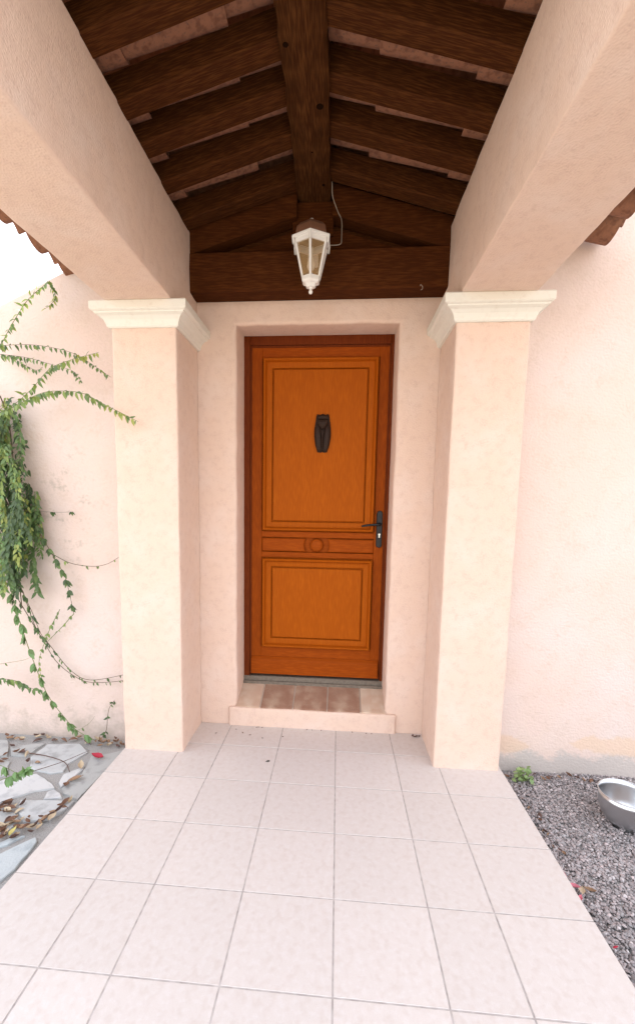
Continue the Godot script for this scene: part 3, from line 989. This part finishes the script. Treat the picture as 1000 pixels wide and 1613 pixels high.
		for i in all.size() - 1:
			var far: float = all[i]
			var near: float = all[i + 1] + 0.08
			var c := (far + near) / 2
			if i == 0: c = near + 0.075
			for k in 4:
				var d0 := [-0.06, 0.29, 0.65, 1.01][k] as float
				var cc := c
				var drop := 0.0
				if k == 3:                                  # the eave course sits lower, on the outer arris of the beam
					drop = 0.048
					if side > 0 and i == 0: cc = 2.462
					if side > 0 and i == 1: cc = 2.262
				var sp := rng.randf_range(-0.006, 0.006)
				tile_at(po, ch[rng.randi() % 3], side, d0 + rng.randf_range(-0.012, 0.012), cc + sp, 0.152 - drop, ang)
				tile_at(po, cv, side, d0 + 0.03, all[i + 1] + (0.04 if k < 3 or i > 1 or side < 0 else -0.08), 0.145 - drop, ang)
			if i == 0:
				for k in 4:
					tile_at(po, cv, side, [-0.03, 0.32, 0.68, 1.04][k], 2.70, 0.135, ang)
	var d := 2.70
	while d > FRONT_D + 0.3:
		var o := part("ridge_tile", cap, M.roof_tile, po, true)
		o.position = P(RIDGE_X, 3.19, d) - po.position
		o.rotation = Vector3(0, PI / 2, 0)
		d -= 0.36

# barrel tile along +x; channel tiles hang open side up and are wide at their head
func canal(l: float, r0: float, r1: float, cover: bool) -> ArrayMesh:
	var st := st_new(true)
	var th := 0.013
	var n := 12
	var s := 1.0 if cover else -1.0
	var g := []
	for e in [0.0, 1.0]:
		var r := lerpf(r0, r1, e)
		var ou := []
		var inn := []
		for k in n + 1:
			var a := lerpf(0.06, PI - 0.06, float(k) / n)
			ou.append(Vector3(l * e, sin(a) * r * s, cos(a) * r))
			inn.append(Vector3(l * e, sin(a) * (r - th) * s, cos(a) * (r - th)))
		g.append([ou, inn])
	for k in n:
		var A: Array = g[0][0]
		var B: Array = g[1][0]
		var C: Array = g[0][1]
		var D: Array = g[1][1]
		st.set_smooth_group(0)
		if cover:
			quad(st, A[k], B[k], B[k + 1], A[k + 1])
		else:
			quad(st, A[k + 1], B[k + 1], B[k], A[k])
		st.set_smooth_group(1)
		if cover:
			quad(st, C[k + 1], D[k + 1], D[k], C[k])
		else:
			quad(st, C[k], D[k], D[k + 1], C[k + 1])
		st.set_smooth_group(-1)
		if cover:
			quad(st, A[k], A[k + 1], C[k + 1], C[k]); quad(st, B[k + 1], B[k], D[k], D[k + 1])
		else:
			quad(st, A[k + 1], A[k], C[k], C[k + 1]); quad(st, B[k], B[k + 1], D[k + 1], D[k])
	st.set_smooth_group(-1)
	for e in [0, n]:
		quad(st, g[0][0][e], g[0][1][e], g[1][1][e], g[1][0][e])
	return done(st)

# `lift` is the height of the tile's axis above the rafters' underside
func tile_at(po: Node3D, mesh: Mesh, side: float, d0: float, c: float, lift: float, ang: float):
	var o := part("roof_tile", mesh, M.roof_tiles[rng.randi() % 5], po, true)
	o.position = P(RIDGE_X + side * d0, rafter_y(d0) + lift, c) - po.position
	if side > 0: o.rotation = Vector3(0, 0, -ang)
	else: o.transform.basis = Basis(Vector3(0, 0, 1), ang) * Basis(Vector3(0, 1, 0), PI)

# ---------------------------------------------------------------- lantern, plaque, bowl
func build_lantern():
	var at := P(-0.166, 2.62, 2.44)
	var la := thing("wall_lantern", "white six-sided lantern hanging in front of the dark tie beam", "lantern", at)
	la.scale = Vector3(0.94, 1.0, 0.94)
	var hexa := func(prof: Array) -> ArrayMesh:
		var p := []
		for q in prof: p.append(Vector2(q[0], q[1]))
		return lathe(p, Vector3.ZERO, 6, false, -PI / 2)
	part("base", hexa.call([[0.0, -0.135], [0.024, -0.132], [0.030, -0.124], [0.030, -0.118], [0.046, -0.112], [0.052, -0.104], [0.052, -0.086], [0.046, -0.086], [0.0, -0.09]]), M.white_metal, la, true)
	part("ball_finial", lathe([Vector2(0, -0.163), Vector2(0.007, -0.161), Vector2(0.011, -0.155), Vector2(0.011, -0.149), Vector2(0.006, -0.142), Vector2(0.010, -0.136), Vector2(0.012, -0.130)], Vector3.ZERO, 16), M.white_metal, la, true)
	part("top_ring", hexa.call([[0.080, 0.060], [0.093, 0.060], [0.095, 0.066], [0.095, 0.078], [0.110, 0.080], [0.112, 0.083], [0.112, 0.090], [0.106, 0.092], [0.080, 0.092]]), M.white_metal, la, true)
	part("dome", hexa.call([[0.088, 0.090], [0.091, 0.112], [0.086, 0.136], [0.068, 0.155], [0.036, 0.166], [0.0, 0.169]]), M.copper, la, true)
	part("top_finial", lathe([Vector2(0.013, 0.163), Vector2(0.008, 0.170), Vector2(0.0075, 0.175), Vector2(0.0105, 0.181), Vector2(0.009, 0.189), Vector2(0.0, 0.192)], Vector3.ZERO, 16), M.white_metal, la, true)
	for k in 6:
		var a := -PI / 2 + TAU * k / 6
		var b := -PI / 2 + TAU * (k + 1) / 6
		var lo := Vector3(cos(a) * 0.050, -0.09, -sin(a) * 0.050)
		var hi := Vector3(cos(a) * 0.091, 0.066, -sin(a) * 0.091)
		var lo2 := Vector3(cos(b) * 0.050, -0.09, -sin(b) * 0.050)
		var hi2 := Vector3(cos(b) * 0.091, 0.066, -sin(b) * 0.091)
		part("glazing_bar", tube(PackedVector3Array([lo, hi]), 0.0058, 0.0072, 6), M.white_metal, la, true)
		var st := st_new()
		var inn := Vector3(0, 0, 0)
		quad(st, lo * 0.97, lo2 * 0.97, hi2 * 0.975, hi * 0.975)
		part("glass_pane", done(st), M.glass, la, true)
		# little ear at each corner of the ring
		part("corner_tab", tube(PackedVector3Array([Vector3(cos(a) * 0.108, 0.086, -sin(a) * 0.108), Vector3(cos(a) * 0.103, 0.052, -sin(a) * 0.103)]), 0.006, 0.007, 6), M.white_metal, la, true)
	part("bulb", lathe([Vector2(0, -0.055), Vector2(0.014, -0.05), Vector2(0.022, -0.034), Vector2(0.020, -0.012), Vector2(0.012, 0.012), Vector2(0.011, 0.05)], Vector3.ZERO, 16), M.bulb, la, true)
	part("bracket_arm", tube(PackedVector3Array([Vector3(0, 0.092, -0.08), Vector3(0, 0.094, -0.13), Vector3(0, 0.088, -0.162)]), 0.008, 0.010, 8), M.white_metal, la, true)
	part("back_plate", box(Vector3(-0.03, 0.035, -0.1605), Vector3(0.03, 0.125, -0.155), 0.003), M.white_metal, la, true)
	var cb := part("power_cable", tube(smooth_line([-0.074, 3.07, 2.52, -0.072, 3.02, 2.54, -0.068, 2.985, 2.57, -0.040, 2.925, 2.59, -0.020, 2.885, 2.597, -0.018, 2.80, 2.597, -0.022, 2.772, 2.595, -0.05, 2.764, 2.592, -0.10, 2.762, 2.590, -0.13, 2.745, 2.592], 0.01), 0.0026, 0.0026, 6), M.cable)
	tag(cb, "thin white cable running from the ridge beam down to the lantern", "cable")
	var hk := part("hook", tube(smooth_line([0.400, 2.556, 2.60, 0.400, 2.556, 2.585, 0.404, 2.548, 2.578, 0.409, 2.540, 2.577, 0.408, 2.530, 2.578, 0.400, 2.526, 2.58], 0.004), 0.0020, 0.0016, 6), M.cable)
	tag(hk, "small white hook screwed into the tie beam above the door", "hook")

func build_small():
	# cicada
	var at := P(-0.111, 1.851, DOOR_D - 0.003)
	var ci := thing("cicada_plaque", "dark cast iron cicada plaque fixed on the upper door panel", "plaque", at)
	var relief := func(poly: Array, h: float, dome: float) -> ArrayMesh:
		var st := st_new(true)
		var n := poly.size()
		var ctr := Vector2.ZERO
		for q in poly: ctr += Vector2(q[0], q[1]) / n
		var prev := []
		for s in [1.0, 0.99, 0.85, 0.6, 0.3]:
			var lp := []
			for q in poly:
				var v: Vector2 = ctr + (Vector2(q[0], q[1]) - ctr) * s
				var hh: float = 0.0 if s == 1.0 else h + dome * (1.0 - s * s)
				lp.append(Vector3(v.x, v.y, hh))
			if prev.size():
				for i in n: quad(st, prev[i], prev[(i + 1) % n], lp[(i + 1) % n], lp[i])
			prev = lp
		for i in range(1, n - 1): tri(st, prev[0], prev[i], prev[i + 1])
		return done(st)
	part("back", relief.call([[-0.030, -0.118], [-0.006, -0.120], [0.0, -0.112], [0.006, -0.120], [0.030, -0.118], [0.045, -0.075], [0.053, -0.02], [0.052, 0.03], [0.045, 0.075], [0.041, 0.105], [0.036, 0.119], [0.018, 0.114], [0.0, 0.121], [-0.018, 0.114], [-0.036, 0.119], [-0.041, 0.105], [-0.045, 0.075], [-0.052, 0.03], [-0.053, -0.02], [-0.045, -0.075]], 0.008, 0.002), M.iron, ci, true)
	for s in [-1.0, 1.0]:
		var w := [[0.004, -0.03], [0.006, -0.115], [0.028, -0.113], [0.043, -0.07], [0.050, -0.01], [0.046, 0.035], [0.036, 0.062], [0.022, 0.055], [0.012, 0.02]]
		var p := []
		for q in w: p.append([q[0] * s, q[1]])
		if s < 0: p.reverse()
		var wg := part("wing", relief.call(p, 0.017, 0.009), M.iron, ci, true)
		for v in [[0.012, 0.03, 0.012, -0.105], [0.02, 0.045, 0.026, -0.10], [0.03, 0.052, 0.038, -0.06], [0.036, 0.05, 0.046, -0.02]]:
			part("vein", tube(PackedVector3Array([Vector3(v[0] * s, v[1], 0.0225), Vector3(v[2] * s, v[3], 0.0195)]), 0.0026, 0.0016, 5), M.iron, wg, true)
		part("eye", lathe([Vector2(0, -0.008), Vector2(0.006, -0.005), Vector2(0.008, 0), Vector2(0.006, 0.005), Vector2(0, 0.008)], Vector3(0.031 * s, 0.102, 0.018), 10), M.iron, ci, true)
	part("thorax", relief.call([[-0.034, 0.062], [-0.02, 0.036], [0, 0.022], [0.02, 0.036], [0.034, 0.062], [0.036, 0.082], [-0.036, 0.082]], 0.024, 0.012), M.iron, ci, true)
	part("head", relief.call([[-0.032, 0.086], [0.032, 0.086], [0.030, 0.104], [0.012, 0.113], [-0.012, 0.113], [-0.030, 0.104]], 0.020, 0.010), M.iron, ci, true)
	part("abdomen", relief.call([[-0.006, -0.02], [-0.004, -0.09], [0.004, -0.09], [0.006, -0.02], [0.012, 0.015], [-0.012, 0.015]], 0.024, 0.008), M.iron, ci, true)
	# steel bowl on the gravel
	var bo := thing("mixing_bowl", "brushed stainless steel bowl standing on the gravel", "bowl", P(1.402, GROUND - 0.002, 2.150))
	var pr := []
	for q in [[0.0, 0.006], [0.052, 0.006], [0.055, 0.0], [0.059, 0.0], [0.061, 0.012], [0.066, 0.018], [0.082, 0.030], [0.098, 0.050], [0.108, 0.076], [0.113, 0.105], [0.1155, 0.135], [0.117, 0.162]]: pr.append(Vector2(q[0], q[1]))
	for q in [[0.1155, 0.162], [0.114, 0.135], [0.1115, 0.105], [0.1065, 0.077], [0.0965, 0.052], [0.080, 0.033], [0.060, 0.023], [0.0, 0.021]]: pr.append(Vector2(q[0], q[1]))
	part("body", lathe(pr, Vector3.ZERO, 56), M.steel, bo, true)
	var rs := st_new(true)
	var ring_prev := []
	for k in 57:
		var a := TAU * k / 56
		var lp := []
		for j in 8:
			var b := TAU * j / 8
			lp.append(Vector3(cos(a) * (0.1172 + cos(b) * 0.0026), 0.1625 + sin(b) * 0.0022, -sin(a) * (0.1172 + cos(b) * 0.0026)))
		if ring_prev.size():
			for j in 8: quad(rs, ring_prev[j], lp[j], lp[(j + 1) % 8], ring_prev[(j + 1) % 8])
		ring_prev = lp
	part("rim", done(rs), M.steel, bo, true)
	# weed at the corner of the tiles
	var we := thing("weed", "small bright green weed at the corner of the tiled floor", "weed", P(1.055, GROUND, 2.47))
	for k in 46:
		var a := rng.randf() * TAU
		var h := rng.randf_range(0.01, 0.075)
		var r := rng.randf_range(0.004, 0.060) * (1.15 - h * 6.0)
		var lf := part("leaf", leaf_mesh(0.028, 0.024, 0.15), M.weed[k % 2], we, true)
		lf.position = Vector3(cos(a) * r, h, sin(a) * r)
		lf.rotation = Vector3(rng.randf_range(-0.7, 0.2), rng.randf() * TAU, rng.randf_range(-0.3, 0.3))
		if k % 3 == 0:
			part("stem", tube(PackedVector3Array([Vector3(0, 0, 0), lf.position]), 0.0012, 0.0008, 4), M.stem_green, we, true)

# ---------------------------------------------------------------- plants
# leaf along -z (outwards from its stalk), folded on its midrib
func leaf_mesh(l: float, w: float, fold := 0.25, curl := 0.25) -> ArrayMesh:
	var st := st_new(true)
	var prof := [[0.0, 0.04], [0.18, 0.72], [0.40, 1.0], [0.65, 0.78], [0.86, 0.34], [1.0, 0.0]]
	var prev := []
	for q in prof:
		var t: float = q[0]
		var z := -l * t
		var y: float = -curl * l * t * t
		var hw: float = w * 0.5 * q[1]
		var row := [Vector3(-hw, y + hw * fold, z), Vector3(0, y, z), Vector3(hw, y + hw * fold, z)]
		if prev.size():
			quad(st, prev[0], prev[1], row[1], row[0])
			quad(st, prev[1], prev[2], row[2], row[1])
		prev = row
	return done(st)

func build_vine():
	var vi := thing("climbing_vine", "trailing green climber hanging down the left outer wall", "vine", P(-1.9, GROUND, 2.58))
	var shapes := []
	for k in 4: shapes.append(leaf_mesh(1.0, [0.46, 0.40, 0.50, 0.43][k], [0.25, 0.35, 0.15, 0.4][k], [0.2, 0.35, 0.1, 0.45][k]))
	var count := 0
	var extra := []
	for s in STRANDS:
		var pts := smooth_line(s[0], 0.012)
		var r: float = s[1]
		part("stem", tube(pts, r, r * 0.55, 6), M.stem_green if s[4] >= 2 else M.stem, vi)
		var total := 0.0
		for i in pts.size() - 1: total += pts[i].distance_to(pts[i + 1])
		var n := int(total * s[2] * 1.5)
		var nodes := maxi(2, int(total / 0.075))
		for i in n:
			var u := (i / 2 + rng.randf_range(0.0, 0.5)) / ceilf(n / 2.0)
			if s[4] == 0 or s[4] == 3:                       # leaves sit in tufts at the joints
				u = (i % nodes + 0.5 + 0.25 * sin(i % nodes * 7.0) + rng.randf_range(-0.2, 0.2)) / nodes
			u = clampf(u, 0.03, 1.0)
			var fi := u * (pts.size() - 1)
			var a := pts[int(fi)]
			var b := pts[mini(int(fi) + 1, pts.size() - 1)]
			var p := a.lerp(b, fi - int(fi))
			var t := (pts[mini(int(fi) + 2, pts.size() - 1)] - pts[maxi(int(fi) - 2, 0)]).normalized()
			var sd := t.cross(Vector3(0, 0, 1)).normalized() * (1.0 if i % 2 == 0 else -1.0)
			var out := (t * rng.randf_range(0.1, 0.6) + sd * rng.randf_range(0.2, 0.8) + Vector3(rng.randf_range(-0.3, 0.3), -rng.randf_range(0.35, 1.1), rng.randf_range(0.0, 0.7))).normalized()
			var size: float = s[3] * 1.35 * rng.randf_range(0.65, 1.2) * (1.0 - 0.25 * u)
			var mi := 0
			var h := rng.randf()
			match int(s[4]):
				0: mi = 0 if h < 0.4 else (5 if h < 0.75 else 1)
				1: mi = 1 if h < 0.5 else (0 if h < 0.8 else 2)
				2: mi = (4 if u > 0.72 and h < 0.7 else (2 if h < 0.5 else 1))
				3: mi = 3 if h < 0.65 else 1
			var tr := leaf_frame(p, out, size)
			if count < 285:
				var o := part("leaf", shapes[rng.randi() % 4], M.leaves[mi], vi, true)
				o.transform = Transform3D(tr.basis, tr.origin - vi.position)
				count += 1
			else: extra.append([tr, mi])
	# the thick curtain of foliage
	var outline := [[2.05, -1.90], [1.977, -1.878], [1.891, -1.800], [1.787, -1.807], [1.699, -1.797], [1.593, -1.750], [1.486, -1.718], [1.396, -1.746], [1.287, -1.760], [1.176, -1.789], [1.064, -1.812], [0.969, -1.857], [0.836, -1.875]]
	# hanging sprays, each a drooping shoot with leaves in pairs
	for i in 92:
		var y0 := 2.02 - 0.95 * rng.randf()
		var xr := -1.9
		for k in outline.size() - 1:
			if y0 <= outline[k][0] and y0 > outline[k + 1][0]:
				xr = lerpf(outline[k][1], outline[k + 1][1], (outline[k][0] - y0) / (outline[k][0] - outline[k + 1][0]))
		var x0 := xr - 0.02 - absf(rng.randfn(0.0, 0.17))
		var depth := LEFT_D - 0.03 - rng.randf() * 0.16
		var len_ := rng.randf_range(0.14, 0.36)
		var lean := rng.randf_range(-0.06, 0.07)
		var pts := smooth_line([x0, y0, depth, x0 + lean * 0.6, y0 - len_ * 0.35, depth - rng.randf_range(0.0, 0.05), x0 + lean, y0 - len_, depth - rng.randf_range(-0.02, 0.05)], 0.012)
		if i % 3 == 0: part("stem", tube(pts, 0.0018, 0.001, 5), M.stem_green, vi)
		var tone := rng.randf()
		var big := rng.randf_range(0.030, 0.052)
		for q in range(1, pts.size(), 2):
			for sd in [-1.0, 1.0]:
				var out := Vector3(sd * rng.randf_range(0.15, 0.8), -rng.randf_range(0.35, 1.2), rng.randf_range(0.0, 0.8)).normalized()
				var h := clampf(tone + rng.randf_range(-0.25, 0.25), 0, 1)
				var mi := 5 if h < 0.26 else (0 if h < 0.52 else (1 if h < 0.74 else (3 if h < 0.82 else (2 if h < 0.95 else 4))))
				extra.append([leaf_frame(pts[q] + Vector3(sd * 0.004, 0, 0), out, big * rng.randf_range(0.6, 1.15)), mi])
	for i in 260:                                            # leaves deep in the curtain, in the two darkest greens
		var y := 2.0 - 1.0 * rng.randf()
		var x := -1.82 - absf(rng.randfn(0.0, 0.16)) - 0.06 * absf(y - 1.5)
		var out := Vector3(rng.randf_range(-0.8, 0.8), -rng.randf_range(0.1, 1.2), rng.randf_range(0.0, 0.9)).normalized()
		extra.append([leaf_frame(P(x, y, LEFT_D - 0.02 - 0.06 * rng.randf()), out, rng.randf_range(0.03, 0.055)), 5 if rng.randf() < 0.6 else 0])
	for y in [1.9, 1.6, 1.3, 1.05]:
		part("stem", tube(smooth_line([-2.0, y + 0.2, 2.55, -1.93, y, 2.58, -1.90, y - 0.3, 2.57], 0.03), 0.004, 0.003, 6), M.stem, vi)
	# joined foliage, one stuff part for each green
	for mi in 6:
		var st := SurfaceTool.new()
		st.begin(Mesh.PRIMITIVE_TRIANGLES)
		var any := false
		for e in extra:
			if e[1] != mi: continue
			any = true
			st.append_from(shapes[rng.randi() % 4], 0, e[0])
		if any:
			var o := part("foliage", st.commit(), M.leaves[mi], vi)
			o.set_meta("kind", "stuff")

func leaf_frame(p: Vector3, out: Vector3, size: float) -> Transform3D:
	var z := -out
	var up := Vector3(rng.randf_range(-0.4, 0.4), 0.6, rng.randf_range(0.3, 1.0)).normalized()
	var x := up.cross(z).normalized()
	var y := z.cross(x).normalized()
	return Transform3D(Basis(x, y, z) * Basis.from_scale(Vector3.ONE * size), p)

# ---------------------------------------------------------------- fallen leaves, petals, twigs
func dry_mesh(k: int) -> ArrayMesh:
	var st := st_new(true)
	var prof := [[0.0, 0.03], [0.15, 0.5], [0.35, 0.95], [0.6, 0.9], [0.85, 0.42], [1.0, 0.02]]
	var prev := []
	for q in prof:
		var t: float = q[0] - 0.5
		var hw: float = 0.22 * q[1] * [1.0, 0.8, 1.2][k]
		var y: float = [0.7, 1.2, 0.4][k] * t * t
		var row := []
		for j in 5:
			var u := -1.0 + j * 0.5
			row.append(Vector3(u * hw, y + u * u * hw * [0.9, 1.4, 0.5][k] + [0.06, -0.05, 0.1][k] * u * t, -t))
		if prev.size():
			for j in 4: quad(st, prev[j], prev[j + 1], row[j + 1], row[j])
		prev = row
	return done(st)

func build_litter():
	var shapes := [dry_mesh(0), dry_mesh(1), dry_mesh(2)]
	var sets := [
		["at the foot of the left wall", 2, 0.035, [-2.116, 2.59, -2.051, 2.573, -1.996, 2.566, -1.95, 2.575, -1.904, 2.585, -1.865, 2.59, -1.824, 2.585, -1.764, 2.58, -1.689, 2.585, -1.63, 2.59]],
		["by the left pillar's foot", 4, 0.030, [-1.524, 2.58, -1.458, 2.57, -1.404, 2.56, -1.373, 2.57, -1.335, 2.575, -1.30, 2.57]],
		["beside the vine on the paving", 2, 0.045, [-1.908, 2.437, -1.844, 2.416, -1.801, 2.407, -1.901, 2.354, -1.887, 2.316, -1.714, 2.322]],
		["in the heap on the flagstones", 3, 0.035, [-1.594, 1.955, -1.564, 1.958, -1.519, 1.925, -1.574, 1.919, -1.521, 1.953]],
		["in the heap on the flagstones", 3, 0.035, [-1.507, 1.82, -1.493, 1.839, -1.47, 1.85, -1.435, 1.836, -1.469, 1.791, -1.429, 1.779, -1.457, 1.76, -1.39, 1.799]],
		["along the edge of the tiled floor", 2, 0.02, [-1.4, 1.874, -1.376, 1.886, -1.341, 1.88, -1.329, 1.899, -1.326, 1.945, -1.318, 1.984, -1.305, 2.005, -1.332, 1.83, -1.356, 1.811]]]
	var words := ["brown", "tan", "straw coloured", "yellow", "dark brown"]
	for s in sets:
		for i in range(0, s[3].size(), 2):
			for k in s[1]:
				var h := rng.randf()
				var mi := 0 if h < 0.34 else (4 if h < 0.60 else (1 if h < 0.86 else 2))
				var x: float = s[3][i] + rng.randf_range(-s[2], s[2])
				var d: float = s[3][i + 1] + rng.randf_range(-s[2], s[2]) * 0.8
				d = minf(d, LEFT_D - 0.015)
				fallen(shapes, "%s curled dry leaf lying %s" % [words[mi], s[0]], M.dry[mi], x, d, rng.randf_range(0.028, 0.058), GROUND + 0.012 + 0.006 * k, "fallen leaves on the paving")
	fallen(shapes, "tan dry leaf alone in the middle of the flagstones", M.dry[1], -1.371, 2.194, 0.075, GROUND + 0.014, "")
	fallen(shapes, "brown round dry leaf next to the tan leaf on the flagstones", M.dry[0], -1.395, 2.142, 0.06, GROUND + 0.014, "")
	fallen(shapes, "pale yellow leaf lying beside the twig", M.dry[2], -1.414, 2.316, 0.075, GROUND + 0.012, "")
	fallen(shapes, "bright yellow leaf by the leaf heap on the flagstones", M.dry[3], -1.413, 1.772, 0.055, GROUND + 0.03, "")
	var o := fallen(shapes, "bright red petal on the flagstones near the left pillar", M.red, -1.366, 2.413, 0.085, GROUND + 0.013, "")
	o.name = numbered("red_petal"); o.set_meta("category", "petal"); o.rotation.y = 1.35
	o = fallen(shapes, "single small dark leaf on the pale porch tiles", M.dark_leaf, -0.347, 2.335, 0.035, 0.003, "")
	o.rotation.y = -1.0
	o = fallen(shapes, "small crimson petal lying on the gravel", M.red, 0.985, 1.488, 0.022, GROUND + 0.010, "")
	o.name = numbered("red_petal"); o.set_meta("category", "petal")
	for q in [[0.962, 1.72, 0.05, "pink papery petal against the floor edge by the gravel"], [0.950, 1.66, 0.045, "pink papery petal against the floor edge by the gravel"], [0.955, 1.79, 0.04, "pink papery petal against the floor edge by the gravel"]]:
		o = fallen(shapes, q[3], M.pink, q[0], q[1], q[2], GROUND + 0.02, "pink petals by the gravel")
		o.name = numbered("pink_petal"); o.set_meta("category", "petal")
	fallen(shapes, "cream dry leaf among the pink petals at the gravel edge", M.dry[2], 0.985, 1.705, 0.045, GROUND + 0.02, "")
	fallen(shapes, "tan crumpled leaf on the gravel next to the cream leaf", M.dry[1], 1.02, 1.715, 0.045, GROUND + 0.014, "")
	for k in 16:
		fallen(shapes, "brown dry leaf scrap on gravel at the right wall foot", M.dry[[0, 4, 1][k % 3]], 0.99 + k * 0.036 + rng.randf_range(-0.02, 0.02), rng.randf_range(2.44, 2.54), rng.randf_range(0.02, 0.045), GROUND + 0.008, "leaf scraps along the right wall")
	for k in 12:
		fallen(shapes, "brown leaf scrap on gravel beside the floor's edge", M.dry[[0, 1, 4][k % 3]], 0.985 + rng.randf() * 0.05, rng.randf_range(1.9, 2.42), rng.randf_range(0.018, 0.035), GROUND + 0.008, "leaf scraps along the floor edge")
	for q in [[0.515, 2.70], [0.50, 2.69], [0.53, 2.71], [0.49, 2.712]]:
		fallen(shapes, "tiny dark leaf scrap in the corner behind the right pillar", M.dry[4], q[0], q[1], 0.028, 0.003, "leaf scraps in the porch corner")
	for k in 9:
		fallen(shapes, "tiny brown crumb of leaf at the foot of the door step", M.dry[[0, 4][k % 2]], rng.randf_range(-0.6, 0.3), 2.703, 0.014, 0.002, "crumbs below the step")
	for q in [[-0.55, 2.62], [-0.50, 2.60], [-0.42, 2.57], [-0.30, 2.60], [-0.60, 2.66], [-0.71, 2.60]]:
		fallen(shapes, "tiny brown crumb of leaf on the tiles before the step", M.dry[4], q[0], q[1], 0.016, 0.002, "crumbs before the step")
	var tw := part("twig", tube(smooth_line([-1.78, -0.082, 2.40, -1.65, -0.078, 2.375, -1.52, -0.08, 2.33, -1.44, -0.084, 2.25], 0.02), 0.0035, 0.002, 6), M.dry[4])
	tag(tw, "thick crooked brown twig lying on the flagstones", "twig")
	tw = part("twig", tube(smooth_line([-1.66, -0.083, 2.215, -1.53, -0.07, 2.31, -1.46, -0.072, 2.42, -1.45, -0.082, 2.47], 0.02), 0.0022, 0.0012, 6), M.dry[4])
	tag(tw, "thin straight twig crossing the crooked twig on the paving", "twig")

func fallen(shapes: Array, label: String, mat: Material, x: float, d: float, size: float, y: float, group: String) -> MeshInstance3D:
	var o := part("fallen_leaf", shapes[rng.randi() % 3], mat)
	o.position = P(x, y, d)
	o.rotation = Vector3(rng.randf_range(-0.3, 0.3), rng.randf() * TAU, rng.randf_range(-0.35, 0.35) + (PI if rng.randf() < 0.35 else 0.0))
	if absf(o.rotation.z) > 2.0: o.position.y += size * 0.12
	o.scale = Vector3.ONE * size
	tag(o, label, "leaf", group)
	return o
